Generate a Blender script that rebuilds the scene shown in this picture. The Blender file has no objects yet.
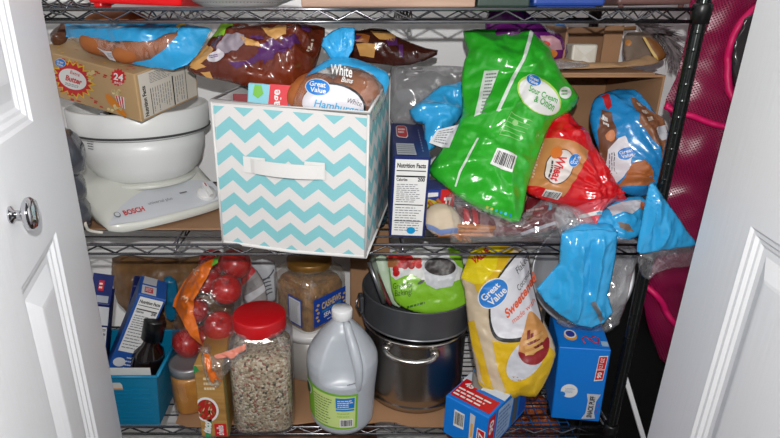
import bpy, bmesh, math, random
from mathutils import Vector, Matrix, noise, Euler
from mathutils.geometry import delaunay_2d_cdt
V = Vector
# ------------------------------------------------------------------ camera model
PITCH = math.radians(20.9); FOC = 542.0; CX = 346.0; CY = 219.0
CAM = V((0, 0, 1.5))
FW = V((0, math.cos(PITCH), -math.sin(PITCH))); UP = V((0, math.sin(PITCH), math.cos(PITCH))); RT = V((1, 0, 0))
def ray(x, y): return FW*FOC + RT*(x-CX) - UP*(y-CY)
def onY(x, y, Y):
    d = ray(x, y); return CAM + d*(Y/d.y)
def onZ(x, y, z):
    d = ray(x, y); return CAM + d*((z-CAM.z)/d.z)
TOP, MID, BOT, LOW = 1.507, 1.127, .732, .35
SC = bpy.context.scene
COL = SC.collection
# ------------------------------------------------------------------ materials
def lin(c):
    return tuple(((v/255)/12.92 if v/255 <= .04045 else (((v/255)+.055)/1.055)**2.4) for v in c)
def tone(c):
    l = .3*c[0]+.6*c[1]+.1*c[2]
    return tuple(max(0, min(255, (l+(v-l)*1.10)*.915)) for v in c)
MATS = {}
def mat(name, rgb, rough=.5, metal=0, spec=.5, coat=0, trans=0, bump=None, var=None, alpha=None, sheen=0):
    if name in MATS: return MATS[name]
    if name not in ('painted_wall', 'door_paint'): rgb = tone(rgb)
    if var: var = (var[0], tone(var[1]))+tuple(var[2:])
    m = bpy.data.materials.new(name); m.use_nodes = True; MATS[name] = m
    nt = m.node_tree; N = nt.nodes; L = nt.links; b = N['Principled BSDF']
    b.inputs['Base Color'].default_value = (*lin(rgb), 1)
    b.inputs['Roughness'].default_value = rough; b.inputs['Metallic'].default_value = metal
    b.inputs['Specular IOR Level'].default_value = spec; b.inputs['Coat Weight'].default_value = coat
    b.inputs['Coat Roughness'].default_value = .07
    b.inputs['Transmission Weight'].default_value = trans
    if sheen: b.inputs['Sheen Weight'].default_value = sheen
    tc = N.new('ShaderNodeTexCoord')
    if var:   # (scale, rgb2, lo, hi [, stretch])
        n = N.new('ShaderNodeTexNoise'); n.inputs['Scale'].default_value = var[0]; n.inputs['Detail'].default_value = 5
        r = N.new('ShaderNodeValToRGB'); r.color_ramp.elements[0].position = var[2]; r.color_ramp.elements[1].position = var[3]
        r.color_ramp.elements[0].color = (*lin(rgb), 1); r.color_ramp.elements[1].color = (*lin(var[1]), 1)
        mp = N.new('ShaderNodeMapping')
        if len(var) > 4: mp.inputs['Scale'].default_value = var[4]
        L.new(tc.outputs['Object'], mp.inputs[0]); L.new(mp.outputs[0], n.inputs['Vector'])
        L.new(n.outputs['Fac'], r.inputs[0]); L.new(r.outputs[0], b.inputs['Base Color'])
    if bump:  # (scale, strength, distance [, stretch])
        n = N.new('ShaderNodeTexNoise'); n.inputs['Scale'].default_value = bump[0]; n.inputs['Detail'].default_value = 4
        mp = N.new('ShaderNodeMapping')
        if len(bump) > 3: mp.inputs['Scale'].default_value = bump[3]
        bp = N.new('ShaderNodeBump'); bp.inputs['Strength'].default_value = bump[1]; bp.inputs['Distance'].default_value = bump[2]
        L.new(tc.outputs['Object'], mp.inputs[0]); L.new(mp.outputs[0], n.inputs['Vector'])
        L.new(n.outputs['Fac'], bp.inputs['Height']); L.new(bp.outputs[0], b.inputs['Normal'])
    if alpha is not None: b.inputs['Alpha'].default_value = alpha
    return m
def bagmat(name, rgb, rough=.22, coat=.4, **k):
    return mat(name, rgb, rough, coat=coat, bump=(30, .14, .006, (1, 1, 2.2)), **k)
def film(name, rgb=(235,235,240), body=.1, gloss=.12, rough=.1):
    """thin clear plastic: mostly see-through, glossy, a little milky"""
    if name in MATS: return MATS[name]
    m = bpy.data.materials.new(name); m.use_nodes = True; MATS[name] = m
    nt = m.node_tree; N = nt.nodes; L = nt.links; N.remove(N['Principled BSDF']); out = N['Material Output']
    tr = N.new('ShaderNodeBsdfTransparent'); df = N.new('ShaderNodeBsdfDiffuse'); gl = N.new('ShaderNodeBsdfGlossy')
    df.inputs['Color'].default_value = (*lin(rgb), 1); gl.inputs['Roughness'].default_value = rough
    tc = N.new('ShaderNodeTexCoord'); no = N.new('ShaderNodeTexNoise'); no.inputs['Scale'].default_value = 26; no.inputs['Detail'].default_value = 3
    bp = N.new('ShaderNodeBump'); bp.inputs['Strength'].default_value = .35; bp.inputs['Distance'].default_value = .005
    L.new(tc.outputs['Object'], no.inputs['Vector']); L.new(no.outputs['Fac'], bp.inputs['Height']); L.new(bp.outputs[0], gl.inputs['Normal'])
    m1 = N.new('ShaderNodeMixShader'); m1.inputs[0].default_value = body; L.new(tr.outputs[0], m1.inputs[1]); L.new(df.outputs[0], m1.inputs[2])
    lw = N.new('ShaderNodeLayerWeight'); lw.inputs['Blend'].default_value = .25
    ma = N.new('ShaderNodeMath'); ma.operation = 'MULTIPLY_ADD'; ma.inputs[1].default_value = .3; ma.inputs[2].default_value = gloss
    L.new(lw.outputs['Facing'], ma.inputs[0])
    m2 = N.new('ShaderNodeMixShader'); L.new(ma.outputs[0], m2.inputs[0]); L.new(m1.outputs[0], m2.inputs[1]); L.new(gl.outputs[0], m2.inputs[2])
    L.new(m2.outputs[0], out.inputs[0]); return m
def ink(rgb, rough=.45):
    return mat('print_%02x%02x%02x' % rgb, rgb, rough)
WHITE = ink((240,240,238)); BLACK = ink((25,25,28)); RED = ink((200,25,35)); GVB = ink((30,125,205)); GREY = ink((120,122,128)); DK = ink((60,60,65))
# ------------------------------------------------------------------ mesh builder
class MB:
    def __init__(s): s.v = []; s.f = []; s.mi = []; s.sm = []; s.mats = []
    def m(s, mt):
        if mt not in s.mats: s.mats.append(mt)
        return s.mats.index(mt)
    def add(s, vs, fs, mt, smooth=False):
        o = len(s.v); k = s.m(mt); s.v += [V(v) for v in vs]
        for f in fs: s.f.append([o+i for i in f]); s.mi.append(k); s.sm.append(smooth)
    def addbm(s, bm, mt, M=None, smooth=False):
        bm.verts.ensure_lookup_table(); bm.verts.index_update()
        s.add([(M @ v.co if M else v.co.copy()) for v in bm.verts], [[v.index for v in f.verts] for f in bm.faces], mt, smooth); bm.free()
    def box(s, a, b, mt, M=None, bev=0, seg=2, smooth=False):
        bm = bmesh.new(); bmesh.ops.create_cube(bm, size=1)
        a = V(a); b = V(b)
        for v in bm.verts: v.co = V([(a[i]+b[i])/2 + v.co[i]*(b[i]-a[i]) for i in range(3)])
        if bev: bmesh.ops.bevel(bm, geom=bm.edges[:], offset=bev, segments=seg, profile=.5, affect='EDGES')
        s.addbm(bm, mt, M, smooth)
    def hexa(s, c8, mt, bev=0, seg=2, open_top=False):
        """c8: bottom FL FR BR BL, top FL FR BR BL"""
        bm = bmesh.new(); vs = [bm.verts.new(V(c)) for c in c8]
        fs = [(3,2,1,0),(0,1,5,4),(1,2,6,5),(2,3,7,6),(3,0,4,7)] + ([] if open_top else [(4,5,6,7)])
        for f in fs: bm.faces.new([vs[i] for i in f])
        if bev: bmesh.ops.bevel(bm, geom=[e for e in bm.edges if not e.is_boundary], offset=bev, segments=seg, profile=.5, affect='EDGES')
        s.addbm(bm, mt)
    def tube(s, pts, r, mt, seg=8, closed=False, caps=True):
        pts = [V(p) for p in pts]; n = len(pts); vs = []; fs = []
        rr = r if isinstance(r, (list, tuple)) else [r]*n
        t0 = None; nrm = None
        for i, p in enumerate(pts):
            if closed: t = (pts[(i+1) % n]-pts[i-1])
            else: t = pts[min(i+1, n-1)]-pts[max(i-1, 0)]
            t = t.normalized()
            if nrm is None:
                nrm = t.cross(V((0,0,1)));
                if nrm.length < .1: nrm = t.cross(V((1,0,0)))
                nrm.normalize()
            else: nrm = (nrm - t*nrm.dot(t)).normalized()
            b = t.cross(nrm)
            for k in range(seg):
                a = 2*math.pi*k/seg; vs.append(p + (nrm*math.cos(a)+b*math.sin(a))*rr[i])
        for i in range(n if closed else n-1):
            j = (i+1) % n
            for k in range(seg):
                fs.append([i*seg+k, i*seg+(k+1) % seg, j*seg+(k+1) % seg, j*seg+k])
        if caps and not closed: fs.append(list(range(seg))[::-1]); fs.append([(n-1)*seg+k for k in range(seg)])
        s.add(vs, fs, mt, True)
    def lathe(s, prof, c, mt, seg=48, M=None, fn=None, sq=0, rot=0, smooth=True):
        """prof: list of (r, z); sq>0 squares the section (superellipse)"""
        vs = []; fs = []; c = V(c)
        for (r, z) in prof:
            for k in range(seg):
                a = 2*math.pi*k/seg; ca, sa = math.cos(a), math.sin(a)
                q = 1
                if sq: q = 1/((abs(ca)**(2+sq)+abs(sa)**(2+sq))**(1/(2+sq)))
                a2 = rot
                x, y = r*q*ca, r*q*sa
                x, y = x*math.cos(a2)-y*math.sin(a2), x*math.sin(a2)+y*math.cos(a2)
                p = V((x, y, z))
                if fn: p = fn(p, a, z)
                vs.append((M @ p if M else p) + c)
        for i in range(len(prof)-1):
            for k in range(seg):
                fs.append([i*seg+k, i*seg+(k+1) % seg, (i+1)*seg+(k+1) % seg, (i+1)*seg+k])
        if prof[0][0] > 1e-5: fs.append(list(range(seg))[::-1]) if prof[0][0] < 0 else None
        fs = [f for f in fs if f]
        s.add(vs, fs, mt, smooth)
    def disc(s, c, r, mt, n=(0,0,1), seg=40):
        n = V(n).normalized(); q = n.to_track_quat('Z', 'Y')
        s.add([V(c)+q @ V((r*math.cos(2*math.pi*k/seg), r*math.sin(2*math.pi*k/seg), 0)) for k in range(seg)], [list(range(seg))], mt)
    def build(s, name, weld=False):
        me = bpy.data.meshes.new(name); me.from_pydata([tuple(v) for v in s.v], [], s.f)
        for mt in s.mats: me.materials.append(mt)
        me.polygons.foreach_set('material_index', s.mi); me.polygons.foreach_set('use_smooth', s.sm)
        me.update(); me.validate()
        o = bpy.data.objects.new(name, me); COL.objects.link(o); return o
class Thing:
    def __init__(s, name, label, cat, group=None):
        s.name, s.label, s.cat, s.group = name, label, cat, group; s.parts = []
    def add(s, name, mb, parent=None, label=None, kind=None):
        o = mb.build(name); s.parts.append((o, parent))
        if label: o['label'] = label
        if kind: o['kind'] = kind
        return o
    def done(s):
        bpy_pts = [v.co for o, p in s.parts for v in o.data.vertices]
        lo = V([min(p[i] for p in bpy_pts) for i in range(3)]); hi = V([max(p[i] for p in bpy_pts) for i in range(3)])
        base = V(((lo.x+hi.x)/2, (lo.y+hi.y)/2, lo.z))
        for o, p in s.parts: o.data.transform(Matrix.Translation(-base))
        if len(s.parts) == 1 and s.parts[0][0].name.split('.')[0] == s.name:
            root = s.parts[0][0]; root.location = base
        else:
            root = bpy.data.objects.new(s.name, None); COL.objects.link(root); root.empty_display_size = .05; root.location = base
            for o, p in s.parts: o.parent = p if p else root
        root['label'] = s.label; root['category'] = s.cat
        if s.group: root['group'] = s.group
        return root
def single(name, mb, label, cat, group=None, kind=None):
    t = Thing(name, label, cat, group); t.add(name, mb); r = t.done()
    if kind: r['kind'] = kind
    return r
def struct(name, mb):
    o = mb.build(name); o['kind'] = 'structure'; return o
def dup(root, loc, rot=(0,0,0), label=None, scale=1):
    r = root.copy(); COL.objects.link(r); r.location = loc; r.rotation_euler = rot; r.scale = (scale,)*3 if not isinstance(scale, tuple) else scale
    if label: r['label'] = label
    for ch in list(root.children):
        c = ch.copy(); COL.objects.link(c); c.parent = r
        for g in ch.children:
            d = g.copy(); COL.objects.link(d); d.parent = c
    return r
# ------------------------------------------------------------------ text
_tc = {}
def textmesh(s, bold=.0):
    k = (s, bold)
    if k in _tc: return _tc[k]
    cu = bpy.data.curves.new('t', 'FONT'); cu.body = s; cu.size = 1; cu.offset = bold; cu.resolution_u = 3
    o = bpy.data.objects.new('t', cu); COL.objects.link(o)
    bpy.context.view_layer.update()
    dg = bpy.context.evaluated_depsgraph_get(); me = bpy.data.meshes.new_from_object(o.evaluated_get(dg))
    vs = [v.co.xy.copy() for v in me.vertices]; fs = [list(p.vertices) for p in me.polygons]
    bpy.data.objects.remove(o); bpy.data.curves.remove(cu); bpy.data.meshes.remove(me)
    if vs:
        x0 = min(v.x for v in vs); x1 = max(v.x for v in vs)
        vs = [V(((v.x-x0)/(x1-x0), v.y/.7)) for v in vs]       # 0..1 wide, cap height ~1
    _tc[k] = (vs, fs); return _tc[k]
def refine(vs, fs, mx):
    """subdivide a 2D mesh until edges are < mx"""
    bm = bmesh.new(); b = [bm.verts.new((v.x, v.y, 0)) for v in vs]
    for f in fs:
        try: bm.faces.new([b[i] for i in f])
        except ValueError: pass
    bmesh.ops.triangulate(bm, faces=bm.faces[:])
    for _ in range(4):
        es = [e for e in bm.edges if e.calc_length() > mx]
        if not es: break
        bmesh.ops.subdivide_edges(bm, edges=es, cuts=1)
        bmesh.ops.triangulate(bm, faces=[f for f in bm.faces if len(f.verts) > 3])
    bm.verts.index_update(); r = ([v.co.xy.copy() for v in bm.verts], [[v.index for v in f.verts] for f in bm.faces]); bm.free(); return r
def fill(poly, gu, gv=None, jit=0, seed=0):
    """triangulate polygon (2D) with interior grid points; returns verts, faces, flag-boundary"""
    gv = gv or gu
    P = [V((p[0]/gu, p[1]/gv)) for p in poly]; Q = []
    n = len(P)
    for i in range(n):
        a, b = P[i], P[(i+1) % n]; k = max(1, int((b-a).length+.5))
        for j in range(k): Q.append(a.lerp(b, j/k))
    x0 = min(p.x for p in Q); x1 = max(p.x for p in Q); y0 = min(p.y for p in Q); y1 = max(p.y for p in Q)
    rnd = random.Random(seed); I = []
    yy = y0+.5; row = 0
    while yy < y1:
        # scanline crossings
        xs = []
        for i in range(n):
            a, b = P[i], P[(i+1) % n]
            if (a.y > yy) != (b.y > yy): xs.append(a.x+(yy-a.y)*(b.x-a.x)/(b.y-a.y))
        xs.sort()
        for c in range(0, len(xs)-1, 2):
            x = math.ceil(xs[c]+.35 - (row % 2)*.5)+(row % 2)*.5
            while x < xs[c+1]-.35:
                I.append(V((x+rnd.uniform(-jit, jit), yy+rnd.uniform(-jit, jit)))); x += 1
        yy += .87; row += 1
    nb = len(Q)
    r = delaunay_2d_cdt(Q+I, [(i, (i+1) % nb) for i in range(nb)], [], 1, 1e-5)
    return [V((p.x*gu, p.y*gv)) for p in r[0]], [list(f) for f in r[2]]
# ------------------------------------------------------------------ surfaces one can print on
class Plane:
    curved = False; g = (.01, .01); nmode = False
    def __init__(s, O, eu, ev, w=1, h=1, nmode=False, n=None):
        s.O = V(O); s.eu = V(eu).normalized(); s.ev = V(ev).normalized(); s.n = n if n else s.eu.cross(s.ev).normalized(); s.w = w; s.h = h; s.nmode = nmode
    def height(s, u, v): return 0
    def map(s, u, v, off=0): return s.O + s.eu*u + s.ev*v + s.n*(s.height(u, v)+off)
    def px(s, x, y):
        d = ray(x, y); h = 0; u = v = 0
        for _ in range(4 if s.curved else 1):
            o = s.O + s.n*h
            t = (o-CAM).dot(s.n)/d.dot(s.n); p = CAM+d*t-s.O
            u, v = p.dot(s.eu), p.dot(s.ev); h = s.height(u, v) if s.curved else 0
        return V((u, v))
    def conv(s, p):
        if s.nmode: return V((min(max(p[0],0),1)*s.w, min(max(p[1],0),1)*s.h))
        return s.px(*p)
class Cyl:
    """u in degrees (0 faces -y, grows to +x), v = z"""
    curved = True; nmode = True
    def __init__(s, c, r, rfn=None): s.c = V(c); s.r = r; s.g = (5, .01); s.rfn = rfn
    def map(s, u, v, off=0):
        a = math.radians(u-90); r = (s.rfn(u, v) if s.rfn else s.r)+off
        return V((s.c.x+r*math.cos(a), s.c.y+r*math.sin(a), v))
    def conv(s, p): return V(p)
class Print:
    def __init__(s, surf): s.S = surf; s.mb = MB()
    def poly(s, pts, mt, lvl=1, curve=False):
        uv = [s.S.conv(p) for p in pts]
        s.polyuv(uv, mt, lvl)
    def polyuv(s, uv, mt, lvl=1):
        off = (.0008+.0007*lvl) if s.S.curved else .0004+.0005*lvl
        if s.S.curved: vs, fs = fill(uv, *s.S.g)
        else: vs, fs = uv, [list(range(len(uv)))]
        s.mb.add([s.S.map(p[0], p[1], off) for p in vs], fs, mt, s.S.curved)
    def ell(s, c, rx, ry, mt, lvl=1, rot=0, n=28):
        a = math.radians(rot); pts = []
        for k in range(n):
            t = 2*math.pi*k/n; x, y = rx*math.cos(t), ry*math.sin(t)
            pts.append((c[0]+x*math.cos(a)-y*math.sin(a), c[1]+x*math.sin(a)+y*math.cos(a)))
        s.poly(pts, mt, lvl)
    def text(s, t, bl, br, tl, mt, lvl=2, bold=.01):
        """the words run from bl to br, capitals reach tl"""
        vs, fs = textmesh(t, bold)
        A, B, C = s.S.conv(bl), s.S.conv(br), s.S.conv(tl)
        q = [A + (B-A)*v.x + (C-A)*v.y for v in vs]
        if s.S.curved and not isinstance(s.S, Cyl): q, fs = refine(q, fs, .0035)
        elif s.S.curved:
            k = s.S.g[1]/s.S.g[0]; q2 = [V((p.x*k, p.y)) for p in q]; q2, fs = refine(q2, fs, s.S.g[1]); q = [V((p.x/k, p.y)) for p in q2]
        off = (.0010+.0007*lvl) if s.S.curved else .0004+.0005*lvl
        s.mb.add([s.S.map(p[0], p[1], off) for p in q], fs, mt)
    def _q(s, q, a, b):   # bilinear in quad bl br tr tl
        q = [V(p) for p in q]; return (q[0]*(1-a)+q[1]*a)*(1-b)+(q[3]*(1-a)+q[2]*a)*b
    def rows(s, q, n, mt, lvl=2, thick=.4, seed=1, gaps=True, full=False):
        r = random.Random(seed)
        for i in range(n):
            b0 = 1-(i+.75)/n; b1 = b0+thick/n; a = 0; end = 1 if full else r.uniform(.7, 1)
            while a < end-.02:
                w = r.uniform(.08, .22) if gaps else end
                w = min(w, end-a)
                s.poly([s._q(q, a, b0), s._q(q, a+w, b0), s._q(q, a+w, b1), s._q(q, a, b1)], mt, lvl); a += w+.035
    def bars(s, q, n=16, lvl=2, seed=3):
        r = random.Random(seed); s.poly(q, WHITE, lvl-1); a = .08
        while a < .92:
            w = r.choice([.015, .03, .045]); s.poly([s._q(q, a, .15), s._q(q, a+w, .15), s._q(q, a+w, .9), s._q(q, a, .9)], BLACK, lvl); a += w+r.choice([.015, .03, .04])
    def gv(s, c, w, rot=0, lvl=2, h=None, txt=True):
        """blue oval store-brand logo: two stacked words"""
        h = h or w*.66; s.ell(c, w/2*1.06, h/2*1.08, WHITE, lvl, rot); s.ell(c, w/2, h/2, GVB, lvl+1, rot)
        a = math.radians(rot); sg = -1 if not s.S.nmode else 1
        def P(x, y):
            y *= sg; return (c[0]+x*math.cos(a)-y*math.sin(a), c[1]+x*math.sin(a)+y*math.cos(a))
        if txt:
            s.text('Great', P(-w*.36, h*.02), P(w*.32, h*.02), P(-w*.36, h*.3), WHITE, lvl+2, .02)
            s.text('Value', P(-w*.3, -h*.33), P(w*.36, -h*.33), P(-w*.3, -h*.05), WHITE, lvl+2, .02)
    def nutri(s, q, lvl=1, seed=5, n=11):
        s.poly(q, WHITE, lvl)
        s.text('Nutrition Facts', s._q(q, .06, .9), s._q(q, .94, .9), s._q(q, .06, .955), BLACK, lvl+1, .03)
        for b, t in ((.86, .012), (.79, .02), (.42, .012), (.2, .008)): s.poly([s._q(q, .05, b-t/2), s._q(q, .95, b-t/2), s._q(q, .95, b+t/2), s._q(q, .05, b+t/2)], BLACK, lvl+1)
        s.text('Calories', s._q(q, .06, .73), s._q(q, .4, .73), s._q(q, .06, .77), BLACK, lvl+1, .02)
        s.text('200', s._q(q, .72, .73), s._q(q, .94, .73), s._q(q, .72, .775), BLACK, lvl+1, .03)
        s.rows([s._q(q, .08, .45), s._q(q, .9, .45), s._q(q, .9, .7), s._q(q, .08, .7)], n, GREY, lvl+1, .35, seed)
        s.rows([s._q(q, .08, .06), s._q(q, .9, .06), s._q(q, .9, .4), s._q(q, .08, .4)], n, GREY, lvl+1, .3, seed+1)
# ------------------------------------------------------------------ soft bags
def _hash(i, j, s):
    n = (i*374761393 + j*668265263 + s*1442695041) & 0xffffffff
    n = ((n ^ (n >> 13))*1274126177) & 0xffffffff
    return ((n ^ (n >> 16)) & 0xffff)/32767.5-1
def facet(x, y, s):
    """piecewise-linear crumple: random heights on a triangle lattice"""
    k = (x+y)*.36602540; i = math.floor(x+k); j = math.floor(y+k); u = x+k-i; v = y+k-j
    a = _hash(i, j, s); c = _hash(i+1, j+1, s)
    if u > v: b = _hash(i+1, j, s); return a*(1-u)+b*(u-v)+c*v
    b = _hash(i, j+1, s); return a*(1-v)+b*(v-u)+c*u
def catmull(P, k=3):
    n = len(P); out = []
    for i in range(n):
        p0, p1, p2, p3 = P[i-1], P[i], P[(i+1) % n], P[(i+2) % n]
        for j in range(k):
            t = j/k
            out.append(.5*((2*p1)+(p2-p0)*t+(2*p0-5*p1+4*p2-p3)*t*t+(3*p1-p0-3*p2+p3)*t**3))
    return out
class Bag(Plane):
    """a soft closed body whose outline lies in a tilted plane; front side bulges towards the plane normal"""
    curved = True
    def __init__(s, outline, anchor, Y, tilt=20, yaw=0, T=.03, R=.05, g=.004, crumple=.003, freq=35, seed=0, smooth=2, back=.45, lumps=(), folds=(), rim=0, flute=None, calm=(), aniso=(1, 1)):
        ti, ya = math.radians(tilt), math.radians(yaw)
        n = V((math.sin(ya)*math.cos(ti), -math.cos(ya)*math.cos(ti), math.sin(ti)))
        eu = V((math.cos(ya), math.sin(ya), 0)); ev = n.cross(eu)
        if ev.z < 0: ev = -ev
        Plane.__init__(s, onY(*anchor, Y), eu, ev, n=n)
        s.T = 0; s.an = aniso; s.g = (g*.8, g*.8); s.gg = g; s.curved = False
        P = [s.px(*p) for p in outline]; s.curved = True
        if smooth: P = catmull(P, smooth)
        s.P = P; s.T = T; s.R = R; s.cr = crumple; s.fq = freq; s.seed = seed; s.back = back
        s.curved = False
        s.calm = [(s.px(q[0], q[1]), q[2]) for q in calm]
        s.lumps = [(s.px(l[0], l[1]), l[2], l[3]) for l in lumps]
        s.folds = [([s.px(*p) for p in f[0]], f[1], f[2]) for f in folds]
        s.fl = (s.px(*flute[0]), flute[1], flute[2]) if flute else None   # centre of gather, count, amplitude
        s.curved = True
        # segments as numpy-free list
        s.seg = [(P[i], P[(i+1) % len(P)]) for i in range(len(P))]
    def dist(s, u, v):
        b = 1e9
        for a, c in s.seg:
            dx, dy = c.x-a.x, c.y-a.y; L = dx*dx+dy*dy
            t = 0 if L < 1e-12 else max(0, min(1, ((u-a.x)*dx+(v-a.y)*dy)/L))
            ex, ey = u-a.x-dx*t, v-a.y-dy*t; q = ex*ex+ey*ey
            if q < b: b = q
        return math.sqrt(b)
    def inside(s, u, v):
        c = False
        for a, b in s.seg:
            if (a.y > v) != (b.y > v) and u < a.x+(v-a.y)*(b.x-a.x)/(b.y-a.y): c = not c
        return c
    def height(s, u, v):
        d = s.dist(u, v)
        if not s.inside(u, v): return 0
        e = min(1, d/s.R); h = s.T*(.35*math.sqrt(max(0, 1-(1-e)**2))+.65*(1-(1-e)**2)); k = min(1, d/.012)
        p = V((u*s.fq, v*s.fq, s.seed*7.3)); w = noise.noise(p*.45)
        r1 = 1-2*abs(noise.noise(p+V((w, w, 0))*1.5)); r2 = 1-2*abs(noise.noise(p*2.3+V((9, 3, 1))))
        x, y = (p.x+.35*w)*s.an[0], (p.y+.35*noise.noise(p*.45+V((5, 5, 5))))*s.an[1]; sd = s.seed
        q = 1.5*facet(x*.75+y*.25, y*.95-x*.2, sd)+.95*facet(x*1.5-y*.7, y*1.9+x*.6, sd+9)+.42*facet(x*3.6+y*1.5, y*3.1-x*1.2, sd+17)+.2*facet(x*7+y*2, y*7-x*3, sd+23)
        f_ = 1
        for c, r in s.calm:
            z_ = math.hypot(u-c.x, v-c.y)/r
            if z_ < 1.3: f_ = min(f_, .18+.82*max(0, (z_-.7)/.6))
        h += k*s.cr*f_*(q+.4*w+.15*r1)
        for (c, r, a) in s.lumps:
            q = ((u-c.x)**2+(v-c.y)**2)/(r*r)
            if q < 1: h += a*(1-q)**2*k
        for (pl, wd, am) in s.folds:
            b = 1e9
            for i in range(len(pl)-1):
                a, c = pl[i], pl[i+1]; dx, dy = c.x-a.x, c.y-a.y; L = dx*dx+dy*dy+1e-12
                t = max(0, min(1, ((u-a.x)*dx+(v-a.y)*dy)/L)); b = min(b, math.hypot(u-a.x-dx*t, v-a.y-dy*t))
            if b < wd: h += am*(1-b/wd)**1.5*k
        if s.fl:
            c, n, a = s.fl; dx, dy = u-c.x, v-c.y; r = math.hypot(dx, dy); an = math.atan2(dy, dx)
            h += k*a*min(1, r/.03)*(1-min(1, r/.16))*(abs(math.sin(an*n/2+3*noise.noise(V((an*2, s.seed, 0)))))-.5)
        return max(h, .0005)
    def mesh(s, mt, back=True, mb=None):
        mb = mb or MB()
        vs, fs = fill(s.P, s.gg, jit=.12, seed=s.seed)
        bd = [s.dist(p.x, p.y) < 1e-5 for p in vs]; hs = [0 if b else s.height(p.x, p.y) for p, b in zip(vs, bd)]
        co = [s.O+s.eu*p.x+s.ev*p.y+s.n*h for p, h in zip(vs, hs)]
        idx = []; bc = []
        for i, (p, b, h) in enumerate(zip(vs, bd, hs)):
            if b: idx.append(i)
            else: idx.append(len(co)+len(bc)); bc.append(s.O+s.eu*p.x+s.ev*p.y-s.n*h*s.back)
        allf = [f for f in fs]
        if back: allf = allf+[[idx[i] for i in f][::-1] for f in fs]
        mb.add(co+bc if back else co, allf, mt, True); return mb
# ================================================================== materials in use
M_wall = mat('painted_wall', (250,250,250), .6, bump=(90, .15, .002))
M_floor = mat('floor_laminate', (92,78,66), .5, var=(6, (60,50,42), .35, .65, (1,12,1)))
M_door = mat('door_paint', (238,239,242), .45, spec=.35, bump=(9, .10, .003, (14,14,1.1)))
M_chrome = mat('black_chrome_wire', (124,124,128), .2, metal=.95)
M_post = mat('black_post', (60,63,62), .2, metal=.85)
M_groove = mat('post_groove', (190,190,190), .3, metal=.9)
M_collar = mat('black_plastic_collar', (16,16,17), .35)
M_nickel = mat('polished_nickel', (215,215,218), .08, metal=1)
M_steel = mat('stainless_steel', (196,192,186), .24, metal=1, bump=(3, .1, .002, (1,1,60)))
M_card = mat('cardboard', (176,137,104), .8, var=(7, (160,122,90), .35, .7), bump=(160, .08, .001, (1,1,.2)))
M_cardin = mat('cardboard_inside', (150,116,88), .85)
# ================================================================== setting
LX, RX, WY = -.98, .90, 1.285
m = MB(); m.box((LX-.1, -.9, -.02), (RX+.5, WY+.1, 0), M_floor); struct('floor', m)
m = MB(); m.box((LX-.1, WY, 0), (RX+.1, WY+.1, 2.4), M_wall); struct('wall_back', m)
m = MB(); m.box((LX-.1, .62, 0), (LX, WY, 2.4), M_wall); struct('wall_left', m)
m = MB(); m.box((RX, .62, 0), (RX+.1, WY, 2.4), M_wall); struct('wall_right', m)
m = MB(); m.box((LX-.1, .62, 2.4), (RX+.1, WY+.1, 2.45), M_wall); struct('ceiling', m)
m = MB(); m.box((LX, WY-.015, 0), (RX, WY, .09), M_door, bev=.004); struct('baseboard_back', m)
m = MB(); m.box((RX-.015, .62, 0), (RX, WY-.015, .09), M_door, bev=.004); struct('baseboard_right', m)

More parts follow.
